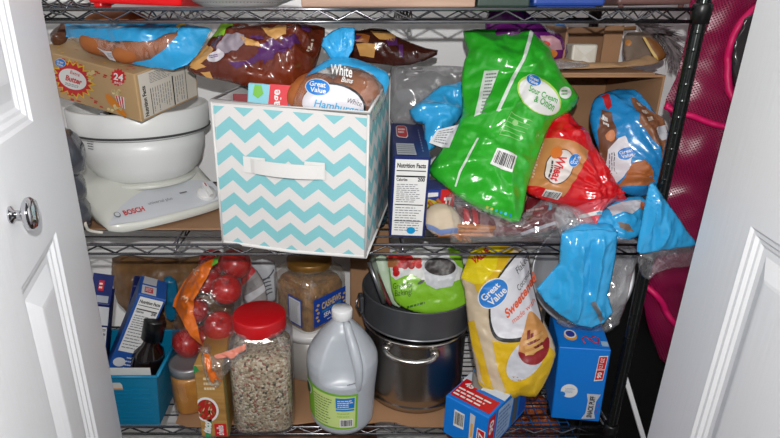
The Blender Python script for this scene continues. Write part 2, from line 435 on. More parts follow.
def panel_door(name, P0, ang, hinge_out, zmid_lo, zmid_hi, stile, wide, side):
    """P0 far edge (x,y) of the visible face; face runs towards the camera at angle ang; thickness away from the viewer"""
    u = V((math.sin(ang), -math.cos(ang), 0)); z = V((0,0,1))
    n = V((u.y, -u.x, 0))*(1 if side > 0 else -1)       # visible face normal
    if n.dot(CAM - V((P0[0], P0[1], 1.5))) < 0: n = -n
    O = V((P0[0], P0[1], 0)); H0, H1 = .015, 2.03; TH = .035
    mb = MB()
    def q(s, zz, d=0): return O+u*s+z*zz+n*d
    def quad(a, b, c, d, mt=M_door): 
        vs = [a, b, c, d]
        if (b-a).cross(c-a).dot(n) < 0: vs = vs[::-1]
        mb.add(vs, [[0,1,2,3]], mt)
    pans = [(stile, wide-stile, H0+.22, zmid_lo), (stile, wide-stile, zmid_hi, H1-.13)]
    # stiles and rails
    for s0, s1, z0, z1 in ((0, stile, H0, H1), (wide-stile, wide, H0, H1), (stile, wide-stile, H0, H0+.22), (stile, wide-stile, zmid_lo, zmid_hi), (stile, wide-stile, H1-.13, H1)):
        k = 12 if z1-z0 > .5 else 1
        for i in range(k):
            a, b = z0+(z1-z0)*i/k, z0+(z1-z0)*(i+1)/k
            quad(q(s0, a), q(s1, a), q(s1, b), q(s0, b))
    # moulded panels: rings of inset / depth
    rings = [(0, 0), (.004, -.003), (.009, -.0035), (.013, -.007), (.017, -.0075), (.021, -.010), (.03, -.010), (.052, -.0015), (.056, -.001)]
    for s0, s1, z0, z1 in pans:
        for (i0, d0), (i1, d1) in zip(rings[:-1], rings[1:]):
            A = [q(s0+i0, z0+i0, d0), q(s1-i0, z0+i0, d0), q(s1-i0, z1-i0, d0), q(s0+i0, z1-i0, d0)]
            B = [q(s0+i1, z0+i1, d1), q(s1-i1, z0+i1, d1), q(s1-i1, z1-i1, d1), q(s0+i1, z1-i1, d1)]
            for k in range(4): quad(A[k], A[(k+1) % 4], B[(k+1) % 4], B[k])
        i, d = rings[-1]; quad(q(s0+i, z0+i, d), q(s1-i, z0+i, d), q(s1-i, z1-i, d), q(s0+i, z1-i, d))
    # edges and back
    for a, b in ((q(0,H0), q(0,H1)), (q(wide,H0), q(wide,H1))): mb.add([a, b, b-n*TH, a-n*TH], [[0,1,2,3]], M_door)
    for h in (H0, H1): mb.add([q(0,h), q(wide,h), q(wide,h)-n*TH, q(0,h)-n*TH], [[0,1,2,3]], M_door)
    mb.add([q(0,H0)-n*TH, q(wide,H0)-n*TH, q(wide,H1)-n*TH, q(0,H1)-n*TH], [[0,1,2,3]], M_door)
    o = mb.build(name); o['kind'] = 'structure'
    return o, O, u, n
dl, O, u, n = panel_door('door_1', (-.4175, .80), math.radians(15), 0, 1.232, 1.376, .15, .46, 1)
# knob on the left door
K = ray(10, 215); t = (O-CAM).dot(n)/K.dot(n); kp = CAM+K*t
Mk = Matrix.Translation(kp) @ n.to_track_quat('Z', 'Y').to_matrix().to_4x4()
m = MB(); m.lathe([(.0001,0),(.009,0),(.009,.002),(.0045,.004),(.0042,.011),(.012,.013),(.0165,.016),(.0172,.020),(.014,.0235),(.006,.025),(.0001,.0252)], (0,0,0), M_nickel, M=Mk, seg=32)
o = m.build('door_knob'); o.parent = dl
panel_door('door_2', (.5485, .78), math.radians(-8.2), 0, 1.238, 1.384, .12, .62, -1)

# ================================================================== the rack
rack = Thing('wire_shelving_rack', 'black chrome wire shelving rack with zigzag rails holding all the food', 'shelving rack')
XL, XR, YF, YB = -.70, .527, .86, 1.225
for (x, y) in ((XL, YF), (XR, YF), (XL, YB), (XR, YB)):
    mb = MB(); pr_ = [(.0001, 0), (.0097, 0)]; z = .088
    while z < 1.69: pr_ += [(.0097, z-.003), (.0097, z-.0014), (.0104, z), (.0097, z+.0014), (.0097, z+.003)]; z += .0254
    mb.lathe(pr_+[(.0097, 1.72), (.009, 1.73), (.0001, 1.73)], (x, y, .012), M_post, seg=20)
    mb.lathe([(.0001, 0), (.017, 0), (.017, .01), (.01, .014)], (x, y, 0), M_collar, seg=16)
    p = rack.add('post', mb)
PIT = .0556
for zs in (LOW, BOT, MID, TOP):
    s = MB()
    for y in (YF, YB):
        for z in (zs-.003, zs-.0205): s.tube([(XL, y, z), (XR, y, z)], .0026, M_chrome)
    for x in (XL, XR):
        for z in (zs-.003, zs-.0205): s.tube([(x, YF, z), (x, YB, z)], .0026, M_chrome)
    rails = rack.add('shelf', s)
    s = MB()
    ph = .0042
    for y in (YF, YB):
        pts = []; x = XL+.02; k = 0
        while x < XR-.015: pts.append((x, y+.0005, zs-(.005 if k % 2 else .0188))); x += PIT/2; k += 1
        s.tube(pts, .0017, M_chrome, seg=6)
    for x in (XL, XR, -.30, .10):
        pts = []; y = YF+.01; k = 0
        while y < YB-.005: pts.append((x, y, zs-(.005 if k % 2 else .0188))); y += PIT/2; k += 1
        s.tube(pts, .0015, M_chrome, seg=6)
    rack.add('zigzag_truss', s, rails)
    s = MB(); y = YF+.032
    while y < YB-.01:
        s.tube([(XL, y, zs-.0018), (XR, y, zs-.0018)], .0016, M_chrome, seg=6); y += .0325
    for x in (-.30, .10):
        for z in (-.0045, -.0195): s.tube([(x, YF, zs+z), (x, YB, zs+z)], .0018, M_chrome, seg=6)
    rack.add('deck_wires', s, rails)
    for (x, y) in ((XL, YF), (XR, YF), (XL, YB), (XR, YB)):
        c = MB(); c.lathe([(.0098, -.024), (.0125, -.024), (.0138, -.004), (.0138, .002), (.0125, .005), (.0098, .005)], (x, y, zs), M_collar, seg=20)
        rack.add('corner_collar', c, rails)
rack.done()

# cardboard liners
def sheet(name, label, x0, x1, y0, y1, z, wob=0, seed=0):
    mb = MB(); N = 24; vs = []; fs = []
    rows = []
    for j in range(9):
        for i in range(N+1):
            x = x0+(x1-x0)*i/N; yy0 = y0 + wob*max(0, noise.noise(V((x*9, seed, 0)))+.15)
            y = yy0+(y1-yy0)*j/8
            vs.append(V((x, y, z)))
    nn = len(vs); vs += [v+V((0,0,.003)) for v in vs]
    W = N+1
    for j in range(8):
        for i in range(N):
            a = j*W+i; fs.append([a, a+W, a+W+1, a+1]); fs.append([nn+a, nn+a+1, nn+a+W+1, nn+a+W])
    for i in range(N): fs.append([i, i+1, nn+i+1, nn+i]); a = 8*W+i; fs.append([a+1, a, nn+a, nn+a+1])
    for j in range(8): a = j*W; fs.append([a+W, a, nn+a, nn+a+W]); a = j*W+N; fs.append([a, a+W, nn+a+W, nn+a])
    mb.add(vs, fs, M_card); return single(name, mb, label, 'cardboard')
sheet('cardboard_sheet', 'brown cardboard sheet lying on the middle shelf under the mixer and bin', -.66, .06, .92, 1.19, MID)
sheet('cardboard_sheet', 'brown cardboard sheet lining the bottom shelf under the pot and jug', -.34, .24, .855, 1.2, BOT, .05, 4)
BZ = BOT+.003; MZ = MID+.003

# ================================================================== boxes
def boxM(pos, rot): return Matrix.Translation(V(pos)) @ Euler(rot, 'XYZ').to_matrix().to_4x4()
def faces(M, d):
    """printable faces of a box with origin corner"""
    R3 = M.to_3x3(); w, dd, h = d; X, Y, Z = R3.col[0], R3.col[1], R3.col[2]
    P = lambda a, b, c: M @ V((a, b, c))
    return dict(front=Plane(P(0,0,0), X, Z, w, h, True, -Y), right=Plane(P(w,0,0), Y, Z, dd, h, True, X), top=Plane(P(0,0,h), X, Y, w, dd, True, Z), left=Plane(P(0,dd,0), -Y, Z, dd, h, True, -X))
def carton(name, label, cat, pos, rot, dims, mt, bev=.0015, group=None, body='carton'):
    M = boxM(pos, rot); t = Thing(name, label, cat, group); mb = MB(); mb.box((0,0,0), dims, mt, M, bev=bev, seg=1); b = t.add(body, mb)
    return t, faces(M, dims), b
# graham cracker carton beside the bin
NAVY = mat('navy_carton', (22,38,98), .42); 
t, F, b = carton('cracker_box', 'narrow navy blue cracker box standing upright against the fabric bin', 'box', (.0765, .886, MID+.001), (.085, .018, -.05), (.062, .20, .150), NAVY)
p = Print(F['front']); q = [(.06,.03), (.93,.03), (.93,.97), (.06,.97)]
p.nutri(q, 1, 7, 10); p.ell((.6,.1), .12, .045, ink((20,150,205)), 3); t.add('nutrition_panel', p.mb, b)
p = Print(F['top']); p.poly([(.1,.04), (.62,.04), (.6,.34), (.1,.34)], ink((205,208,212)), 1)
for k in range(5): p.poly([(.12, .07+k*.052), (.6, .07+k*.052), (.6, .088+k*.052), (.12, .088+k*.052)], GREY, 2)
p.poly([(.2,.52),(.42,.5),(.48,.56),(.48,.84),(.42,.9),(.2,.9),(.14,.84),(.14,.56)], WHITE, 1); p.poly([(.21,.54),(.41,.52),(.46,.58),(.46,.83),(.41,.88),(.21,.88),(.16,.83),(.16,.58)], RED, 2)
p.rows([(.2,.62),(.42,.62),(.42,.8),(.2,.8)], 2, WHITE, 3, .6, 2)
for k in range(9): p.poly([(.8, .12+k*.075), (.83, .12+k*.075), (.83, .17+k*.075), (.8, .17+k*.075)], ink((150,160,190)), 2)
t.add('top_print', p.mb, b); t.done()
# granola bar box, right
BB = mat('bright_blue_carton', (8,124,216), .42)
t, F, b = carton('snack_bar_box', 'tall bright blue snack bar box standing beside the right post', 'box', (.4155, .882, BOT), (.10, -.06, -.20), (.0905, .120, .180), BB)
p = Print(F['front'])
p.poly([(.76,.58),(.93,.6),(.96,.93),(.79,.92)], WHITE, 1); p.poly([(.775,.6),(.92,.615),(.945,.92),(.8,.91)], RED, 2)
p.text('12.7 OZ', (.88,.76), (.9,.9), (.81,.76), WHITE, 3); p.text('90', (.88,.63), (.89,.71), (.8,.63), WHITE, 3, .03)
p.poly([(.775,.735),(.94,.745),(.94,.755),(.775,.745)], WHITE, 3)
t.add('count_flash', p.mb, b)
p = Print(F['front']); p.ell((.3,.42), .17, .095, WHITE, 1); p.ell((.16,.37), .07, .038, GVB, 2); p.rows([(.2,.38),(.42,.4),(.42,.48),(.22,.46)], 4, ink((90,150,205)), 2, .3, 4)
t.add('badge', p.mb, b)
p = Print(F['front']); p.poly([(.62,.03),(.9,.05),(.86,.14),(.87,.3),(.94,.4),(.66,.4),(.7,.3),(.69,.12)], ink((205,208,214)), 1)
p.text('SNACK PUFF', (.82,.06), (.84,.37), (.72,.06), DK, 2, .04); p.rows([(.88,.1),(.93,.1),(.95,.3),(.9,.3)], 2, ink((120,90,170)), 2, .5, 3); t.add('name_banner', p.mb, b)
p = Print(F['top']); p.ell((.28,.3), .13, .12, ink((235,170,50)), 1); p.ell((.28,.34), .12, .11, WHITE, 2); p.ell((.28,.34), .09, .08, ink((50,60,150)), 3)
p.poly([(.85,.08),(.98,.08),(.98,.2),(.85,.2)], ink((170,200,225)), 1); t.add('emblem', p.mb, b)
m = MB(); 
Mt = F['top']; 
def T_(a, b, off=.002): return Mt.map(a*Mt.w, b*Mt.h, off)
m.tube([T_(.52,.12), T_(.5,.24), T_(.58,.3), T_(.64,.2), T_(.72,.3), T_(.82,.26), T_(.8,.12), T_(.7,.16), T_(.64,.24)], .0012, mat('red_ribbon', (190,30,40), .5), seg=6); t.add('ribbon', m, b)
t.done()
# 45-count freezer-bar box
t, F, b = carton('snack_box', 'low blue and red snack box turned cornerwise with 45 printed on top', 'box', (.1894, .8421, BOT), (.0, .0, -.7428), (.0907, .165, .088), BB)
p = Print(F['front']); p.bars([(.24,.35),(.48,.37),(.48,.78),(.24,.78)], 10)
p.poly([(.62,.0),(.7,.0),(.72,.88),(.6,.9)], ink((205,208,214)), 1); p.poly([(.64,.3),(.69,.3),(.69,.65),(.64,.65)], ink((230,170,60)), 2); p.poly([(.78,.02),(.97,.02),(.97,.62),(.78,.62)], WHITE, 1); p.poly([(.8,.03),(.95,.03),(.95,.6),(.8,.6)], RED, 2)
p.text('12.7', (.93,.08), (.93,.55), (.83,.08), WHITE, 3, .02); t.add('end_print', p.mb, b)
p = Print(F['top']); p.poly([(.0,.36),(1,.36),(1,.5),(.5,.62),(0,.58)], ink((225,235,245)), 1); p.poly([(.04,.05),(.96,.05),(.96,.30),(.04,.3)], RED, 1)
p.poly([(.04,.28),(.4,.28),(.4,.42),(.04,.42)], RED, 2)
p.text('45', (.12,.29), (.32,.29), (.12,.37), WHITE, 3, .04)
for k in range(3): p.rows([(.08,.07+.06*k),(.94,.07+.06*k),(.94,.12+.06*k),(.08,.12+.06*k)], 1, WHITE, 3, .55, k+3)
p.poly([(0,.6),(1,.6),(1,1),(0,1)], ink((70,150,215)), 1); t.add('top_print', p.mb, b)
p = Print(F['right']); p.poly([(.0,.05),(.16,.05),(.16,.95),(.0,.95)], RED, 1); p.text('90', (.12,.5), (.12,.85), (.03,.5), WHITE, 2, .03)
p.poly([(.2,.05),(.55,.1),(.6,.9),(.22,.95)], ink((170,195,225)), 1); p.rows([(.22,.1),(.5,.12),(.55,.85),(.24,.88)], 7, ink((90,120,180)), 2, .4, 9)
p.poly([(.62,.05),(.75,.1),(.72,.92),(.62,.9)], ink((90,95,100)), 1); p.poly([(.78,.1),(.98,.1),(.98,.9),(.8,.8)], ink((30,80,170)), 1); t.add('side_print', p.mb, b)
t.done()
# popcorn box
KR = mat('kraft_popcorn_carton', (196,164,122), .55)
t, F, b = carton('popcorn_box', 'kraft brown popcorn box tipped on the mixer bowl marked Extra Butter', 'box', tuple(CAM+(V((-.5743, 1.052, 1.3589-.004))-CAM)*.965), (.1703, .1521, -.4396), (.2316, .149, .083), KR)
F['front'].nmode = False; p = Print(F['front']); YEL = ink((238,200,50)); r_ = random.Random(4)
c = (73.5,79)
for lv, k_, colr in ((1, 1.13, YEL), (2, 1.0, RED)):
    pts = []
    for k in range(36):
        a = 2*math.pi*k/36; rr = (1.0 if k % 2 else .76)*k_; x, y = 21*rr*math.cos(a), 17.5*rr*math.sin(a)
        pts.append((c[0]+x*.93-y*.2, c[1]+x*.37+y*.93))
    p.poly(pts, colr, lv)
p.ell(c, 14.6, 9.6, WHITE, 3, 25)
p.text('Extra', (71,73), (80.5,76.3), (72,70), RED, 4, .01); p.text('Butter', (66.5,79.5), (82.5,84.5), (67.5,74.5), RED, 4, .03)
p.rows([(66,84.5),(84,89.5),(84.5,86.5),(66.5,81.5)], 2, GREY, 4, .4, 3); p.gv((61.6,62.5), 10.5, 18, 4, 8)
t.add('butter_burst', p.mb, b)
p = Print(F['front']); pts = []
for k in range(28):
    a = 2*math.pi*k/28; rr = 1 if k % 2 else .78; pts.append((118.5+8.2*rr*math.cos(a), 77.2+9.2*rr*math.sin(a)))
p.poly(pts, RED, 1); p.text('24', (114,79), (123.5,81), (114.5,72.5), WHITE, 2, .03); p.text('BAGS', (115,83), (122.5,84.6), (115.2,81), WHITE, 2, .02); t.add('count_burst', p.mb, b)
p = Print(F['front']); p.poly([(115,95),(124.5,97),(125.5,109),(119,106)], WHITE, 1)
for k in range(3): p.poly([(116+2.9*k,95.3+.6*k),(117.5+2.9*k,95.6+.6*k),(120.6+2*k,107+.7*k),(119.6+2*k,106.5+.7*k)], RED, 2)
p.poly([(106,94),(110,94),(119,103),(127.5,115),(126,117),(120,113),(108,101)], ink((225,140,40)), 3)
for k in range(18): p.ell((109+r_.random()*14, 105+r_.random()*6) if k > 9 else (113+r_.random()*8, 90+r_.random()*5), 1.8, 1.5, ink((240,222,170)), 4, r_.random()*90, 8)
for k in range(7): p.ell((88+r_.random()*6, 70+r_.random()*14), 1.8, 1.5, ink((232,208,150)), 2, 0, 8)
t.add('popcorn_picture', p.mb, b)
p = Print(F['front'])
for k in range(30):
    x = 60+r_.random()*45; y = 56+r_.random()*6+(x-60)*.35 if k % 2 else 88+r_.random()*8+(x-60)*.25
    p.poly([(x,y),(x+3.2,y+1),(x+3,y+2),(x-.3,y+1.2)], RED, 1)
t.add('red_flecks', p.mb, b)
p = Print(F['top'])
for k in range(40):
    x, y = r_.random()*.9+.05, r_.random()*.8+.05; p.poly([(x,y),(x+.02,y+.012),(x+.018,y+.03),(x-.002,y+.02)], RED if k % 3 else YEL, 1)
t.add('top_print', p.mb, b)
p = Print(F['right']); p.poly([(.04,.05),(.97,.05),(.97,.97),(.04,.97)], ink((226,218,206)), 1)
p.text('Nutrition Facts', (.125,.08), (.12,.72), (.07,.08), BLACK, 2, .03)
p.poly([(.19,.06),(.2,.06),(.2,.62),(.19,.62)], BLACK, 2); p.poly([(.55,.06),(.57,.06),(.57,.7),(.55,.7)], BLACK, 2); p.poly([(.78,.06),(.79,.06),(.79,.9),(.78,.9)], BLACK, 2)
for k in range(8): p.rows([(.22+.04*k,.62),(.22+.04*k,.08),(.24+.04*k,.08),(.24+.04*k,.62)], 1, GREY, 2, .5, k)
for k in range(4): p.rows([(.6+.04*k,.66),(.6+.04*k,.08),(.62+.04*k,.08),(.62+.04*k,.66)], 1, GREY, 2, .5, k+20)
p.rows([(.2,.72),(.56,.72),(.56,.94),(.2,.94)], 7, GREY, 2, .35, 5); p.poly([(.62,.8),(.88,.8),(.88,.93),(.62,.93)], GVB, 2)
t.add('nutrition_panel', p.mb, b); t.done()

# ================================================================== stand mixer
M_app = mat('appliance_white', (236,237,229), .3, spec=.5, coat=.2); M_bowl = mat('bowl_white', (250,251,250), .3, spec=.5, coat=.2)
M_pan = mat('appliance_grey_panel', (222,225,230), .35)
t = Thing('food_mixer', 'white food mixer with a grey dial panel beside the fabric bin', 'food mixer')
yaw = math.radians(42); e1 = V((math.cos(yaw), math.sin(yaw), 0)); e2 = V((-math.sin(yaw), math.cos(yaw), 0)); O = V((-.416, .869, MID+.010))
W_, D_ = .25, .30
def prof(s):  # front to back height
    s = max(0, s)
    return .010+.050*min(1, s/.13)**.85+.010*max(0, (s-.1)/.2)
mb = MB(); vs = []; fs = []; NI, NJ = 22, 22
def outl(i, j):
    a = i/NI; s = j/NJ
    x = a*W_; y = s*D_
    # rounded front: bow
    y += (1-s)*(-.010*math.sin(math.pi*a)+.010*abs(2*a-1)**6)
    x += (.5-a)*.008*(abs(2*s-1)**4)*2
    return x, y
for j in range(NJ+1):
    for i in range(NI+1):
        x, y = outl(i, j); edge = min(i, NI-i, j, NJ-j)
        h = prof(y) - (.012 if edge == 0 else .003 if edge == 1 else 0)
        vs.append(O+e1*x+e2*y+V((0,0,h)))
n0 = len(vs)
for j in range(NJ+1):
    for i in range(NI+1):
        x, y = outl(i, j); vs.append(O+e1*(x*.94+W_*.03)+e2*(y*.94+.012))
W = NI+1
for j in range(NJ):
    for i in range(NI):
        a = j*W+i; fs.append([a, a+1, a+W+1, a+W]); fs.append([n0+a, n0+a+W, n0+a+W+1, n0+a+1])
for i in range(NI): fs += [[i+1, i, n0+i, n0+i+1], [NJ*W+i, NJ*W+i+1, n0+NJ*W+i+1, n0+NJ*W+i]]
for j in range(NJ): fs += [[j*W, (j+1)*W, n0+(j+1)*W, n0+j*W], [(j+1)*W+NI, j*W+NI, n0+j*W+NI, n0+(j+1)*W+NI]]
mb.add(vs, fs, M_app, True); body = t.add('motor_base', mb)
class Top(Plane):
    curved = True
    def map(s, u, v, off=0): return s.O+e1*u+e2*v+V((0,0,prof(v)-(0)+off))
S = Top(O, e1, e2, W_, D_, True, V((0,0,1))); S.g = (.01, .006); S.curved = True
p = Print(S); pts = [(.05,.035)]
for k in range(13): a = k/12; pts.append((.93-.88*0+0 if 0 else .04+.92*(1-a), .03+.25*math.sin(math.pi*min(1, (1-a)*.80+.0))**.8))
p.poly([(.04,.02),(.25,-.012),(.5,-.025),(.75,-.012),(.96,.02)]+pts[1:], M_pan, 1)
pan = t.add('control_panel', p.mb, body)
p = Print(S); p.text('BOSCH', (.17,.06), (.32,.06), (.17,.10), ink((200,30,40)), 3, .03); p.ell((.125,.08), .022, .024, GREY, 3); p.ell((.125,.08), .016, .017, M_pan, 4)
p.text('universal plus', (.37,.10), (.56,.10), (.37,.125), GREY, 3, .0); p.rows([(.64,.13),(.72,.13),(.72,.15),(.64,.15)], 1, GREY, 3, .6, 3, False)
t.add('maker_name', p.mb, pan)
zax = V((0, 0, 1)); nn = (e2*-.5+zax*.87).normalized(); Mq = Matrix.Translation(O+e1*.208+e2*.026+zax*(prof(.026)-.001)) @ nn.to_track_quat('Z', 'Y').to_matrix().to_4x4()
m = MB(); m.lathe([(.0195,0),(.0195,.006),(.017,.011),(.0001,.012)], (0,0,0), mat('dial_white', (238,238,238), .3), M=Mq, seg=32); m.box((-.004,-.017,.010), (.004,.017,.020), MATS['dial_white'], Mq, bev=.001); d = t.add('speed_dial', m, body)
m = MB(); m.box((-.001,.006,.020), (.001,.015,.0208), RED, Mq); t.add('dial_mark', m, d)
for (a, c) in ((.05, .04), (.2, .04), (.05, .26), (.2, .26)):
    m = MB(); m.lathe([(.0001,-.006),(.011,-.006),(.012,.0),(.012,.004)], O+e1*a+e2*c, mat('rubber_foot', (200,200,196), .6), seg=16); t.add('rubber_foot', m)
Cb = V((-.412, 1.088, 0)); bz = MID+.058
m = MB(); m.lathe([(.070,0),(.098,.002),(.100,.007),(.096,.010),(.085,.012)], Cb+V((0,0,bz-.006)), M_app, seg=64); t.add('bowl_seat_ring', m)
m = MB(); m.lathe([(.0001,.004),(.084,.004),(.097,.012),(.112,.035),(.120,.065),(.1225,.098),(.119,.098),(.116,.065),(.108,.036),(.092,.014),(.0001,.008)], Cb+V((0,0,bz)), M_bowl, seg=64)
bowl = t.add('mixing_bowl', m)
m = MB(); m.lathe([(.1225,.094),(.130,.096),(.1335,.104),(.1345,.143),(.1315,.146),(.129,.143),(.128,.104),(.1205,.100)], Cb+V((0,0,bz)), M_bowl, seg=64); t.add('splash_ring', m, bowl)
m = MB(); m.lathe([(.1345,.1035),(.1358,.1025),(.1345,.1005),(.1230,.0935)], Cb+V((0,0,bz)), mat('seam_dark', (70,70,72), .6), seg=64); t.add('rim_seam', m, bowl)
cs = Cyl(Cb, .1215); cs.g = (4, .008); p = Print(cs)
p.rows([(-32,1.262),(-23,1.262),(-23,1.286),(-32,1.286)], 5, DK, 1, .4, 6); t.add('rating_text', p.mb, bowl)
m = MB(); pts = [onY(84,186,.96), onY(82,200,.93), onY(84,215,.90), onY(86,226,.885), onY(91,232,.872)+V((0,0,.002)), onY(108,234,.88)+V((0,0,.003)), onY(126,229,.93)]
m.tube(catmull([V(q_) for q_ in pts], 4)[:-8], .0028, mat('cord_white', (225,222,212), .4)); t.add('power_cord', m)
t.done()
# snack packets in the mixer bowl
bg = Bag([(95,116),(108,110),(124,112),(126,119),(112,122),(98,120)], (110,116), 1.05, tilt=40, T=.010, R=.02, g=.004, crumple=.003, seed=5)
t = Thing('snack_packet', 'dark blue snack packet lying inside the mixer bowl under the popcorn', 'packet'); b = t.add('wrapper', bg.mesh(mat('navy_wrap', (25,52,110), .2, coat=.5)))
p = Print(bg); p.poly([(100,114),(108,112),(110,116),(102,118)], ink((225,225,228)), 1); t.add('print', p.mb, b); t.done()
bg = Bag([(118,113),(136,113),(142,119),(136,123),(122,121)], (128,118), 1.02, tilt=45, T=.008, R=.02, g=.004, crumple=.003, seed=8)
single('snack_packet', bg.mesh(mat('brown_wrap', (120,92,60), .25, coat=.5)), 'brown and yellow snack packet inside the mixer bowl below the popcorn corner', 'packet')
# smoke grey bowls behind the left door
M_smoke = mat('smoke_plastic', (72,74,82), .18, spec=.6, coat=.4)
x0, y0 = -.494, .900
for k, (z, r, h, dx) in enumerate(((MZ, .040, .075, .0), (MZ+.055, .041, .06, -.002), (MZ+.102, .047, .085, .0))):
    m = MB(); m.lathe([(.0001, .002), (r*.55, 0), (r*.9, h*.18), (r, h*.42), (r*.97, h*.62), (r*.78, h*.86), (r*.6, h*.97), (.0001, h)], (x0+dx, y0, z), M_smoke, seg=36,
        fn=lambda p_, a, z_: V((p_.x*(1+.05*math.sin(7*a+z_*60)), p_.y*(1+.05*math.sin(7*a+z_*60)), p_.z)))
    single('grey_plastic_bundle', m, ['lowest smoke grey plastic bundle beside the mixer base, touching the shelf', 'middle smoke grey plastic bundle between two others by the left door', 'topmost and largest smoke grey plastic bundle beside the mixer bowl'][k], 'plastic bundle', 'smoke grey plastic bundles by the left door')

# ================================================================== fabric bin
def fabric_chevron():
    m = bpy.data.materials.new('chevron_fabric'); m.use_nodes = True; nt = m.node_tree; N = nt.nodes; L = nt.links; b = N['Principled BSDF']; b.inputs['Roughness'].default_value = .85
    uv = N.new('ShaderNodeUVMap'); sp = N.new('ShaderNodeSeparateXYZ'); L.new(uv.outputs[0], sp.inputs[0])
    def mth(op, a, b_=None, c_=None):
        n = N.new('ShaderNodeMath'); n.operation = op
        for i, v in enumerate((a, b_, c_)):
            if v is None: continue
            if isinstance(v, (int, float)): n.inputs[i].default_value = v
            else: L.new(v, n.inputs[i])
        return n.outputs[0]
    tri = mth('PINGPONG', mth('ADD', sp.outputs[0], .0207), .0246)      # 0..half period
    yy = mth('ADD', mth('ADD', sp.outputs[1], .0095), mth('MULTIPLY', tri, .88))
    ph = mth('FRACT', mth('DIVIDE', yy, .0450))
    st = mth('LESS_THAN', ph, .50)
    rim = mth('LESS_THAN', sp.outputs[1], .254)
    f = mth('MULTIPLY', st, rim)
    mx = N.new('ShaderNodeMix'); mx.data_type = 'RGBA'; mx.inputs['A'].default_value = (*lin((204,202,201)), 1); mx.inputs['B'].default_value = (*lin((122,182,188)), 1)
    L.new(f, mx.inputs['Factor']); L.new(mx.outputs['Result'], b.inputs['Base Color'])
    tc = N.new('ShaderNodeTexCoord'); no = N.new('ShaderNodeTexNoise'); no.inputs['Scale'].default_value = 400; L.new(tc.outputs['Object'], no.inputs['Vector'])
    bp = N.new('ShaderNodeBump'); bp.inputs['Strength'].default_value = .3; bp.inputs['Distance'].default_value = .001; L.new(no.outputs['Fac'], bp.inputs['Height']); L.new(bp.outputs[0], b.inputs['Normal'])
    return m
CHEV = fabric_chevron(); M_trim = mat('white_fabric_trim', (228,227,225), .8, bump=(500, .3, .001))
bb = [onY(223,242.6,.868), onY(365.5,257,.806), V((.086,1.06,1.128)), V((-.145,1.12,1.128))]
bt = [onY(211.5,100.5,.862), onY(368.5,113.4,.80), onY(389.5,77,1.05), V((-.155,1.112,1.385))]
bb[0].z = max(bb[0].z, MID-.001)
t = Thing('fabric_storage_bin', 'white fabric storage bin with teal chevron stripes and a front handle', 'storage bin')
mb = MB(); uvs = []
NS = 20
def bl(a, b, c, d, s, r): return (a*(1-s)+b*s)*(1-r)+(d*(1-s)+c*s)*r
for k in range(4):
    A, B, C, D = bb[k], bb[(k+1) % 4], bt[(k+1) % 4], bt[k]; nrm = (B-A).cross(D-A).normalized(); w0 = (B-A).length; h0 = .262
    for inner in (0, 1):
        vs = []; fs = []
        for j in range(NS+1):
            for i in range(NS+1):
                s, r = i/NS, j/NS; p_ = bl(A, B, C, D, s, r)
                bow = .005*math.sin(math.pi*s)*math.sin(math.pi*r)-.004*math.sin(math.pi*s)*r*(1 if k else .6)+.0015*noise.noise(p_*14)
                p_ = p_+nrm*(bow-.003*inner); 
                if k == 0: p_.z -= .004*math.sin(math.pi*s)*(1-r)
                vs.append(p_)
        o_ = len(mb.v)
        for j in range(NS):
            for i in range(NS):
                f = [j*(NS+1)+i, j*(NS+1)+i+1, (j+1)*(NS+1)+i+1, (j+1)*(NS+1)+i]
                fs.append(f if not inner else f[::-1]); uvs += [((q_ % (NS+1))/NS*w0+(0 if k != 1 else .262-.0), (q_//(NS+1))/NS*h0) for q_ in fs[-1]]
        mb.add(vs, fs, CHEV if not inner else M_trim, True)
body = t.add('fabric_body', mb); uvl = body.data.uv_layers.new(name='UVMap')
for i, w in enumerate(uvs): uvl.data[i].uv = w
mb = MB()
bfull = catmull([bb[0], bb[0].lerp(bb[1], .5)-V((0,0,.004)), bb[1], bb[1].lerp(bb[2], .5), bb[2], bb[2].lerp(bb[3], .5), bb[3], bb[3].lerp(bb[0], .5)], 1)
mb.add([p_+V((0,0,.004)) for p_ in bb], [[0,1,2,3]], M_trim); mb.add([p_ for p_ in bb], [[3,2,1,0]], M_trim)
mb.tube([bb[0], bb[0].lerp(bb[1], .5)-V((0,0,.004)), bb[1], bb[2], bb[3]], .0032, M_trim, closed=True); t.add('bottom_trim', mb)
mb = MB(); mb.tube(bt, .0035, M_trim, closed=True)
def fpt(s, r, o_=0): return bl(bb[0], bb[1], bt[1], bt[0], s, r)+(bb[1]-bb[0]).cross(bt[0]-bb[0]).normalized()*(.006*math.sin(math.pi*s)*math.sin(math.pi*r)+o_)
t.add('rim_trim', mb)
for k in range(3): mb = MB(); mb.tube([bb[k], bt[k]], .0022, M_trim); t.add('corner_piping', mb)
def strap(s0, s1, r0, r1, lift, mt, name, th=.0015):
    mb = MB(); vs = []; fs = []; n_ = 14
    for i in range(n_+1):
        s = s0+(s1-s0)*i/n_; l = .0015+lift*math.sin(math.pi*i/n_)**.6
        vs += [fpt(s, r0, l), fpt(s, r1, l), fpt(s, r1, l+th), fpt(s, r0, l+th)]
    for i in range(n_):
        a = i*4
        for k in range(4): fs.append([a+k, a+(k+1) % 4, a+4+(k+1) % 4, a+4+k])
    fs += [[3,2,1,0], [n_*4, n_*4+1, n_*4+2, n_*4+3]]; mb.add(vs, fs, mt); return t.add(name, mb)
strap(.20, .35, .545, .655, 0, M_trim, 'handle_patch'); strap(.61, .74, .545, .66, 0, M_trim, 'handle_patch'); strap(.25, .73, .55, .645, .010, M_trim, 'handle')
t.done()

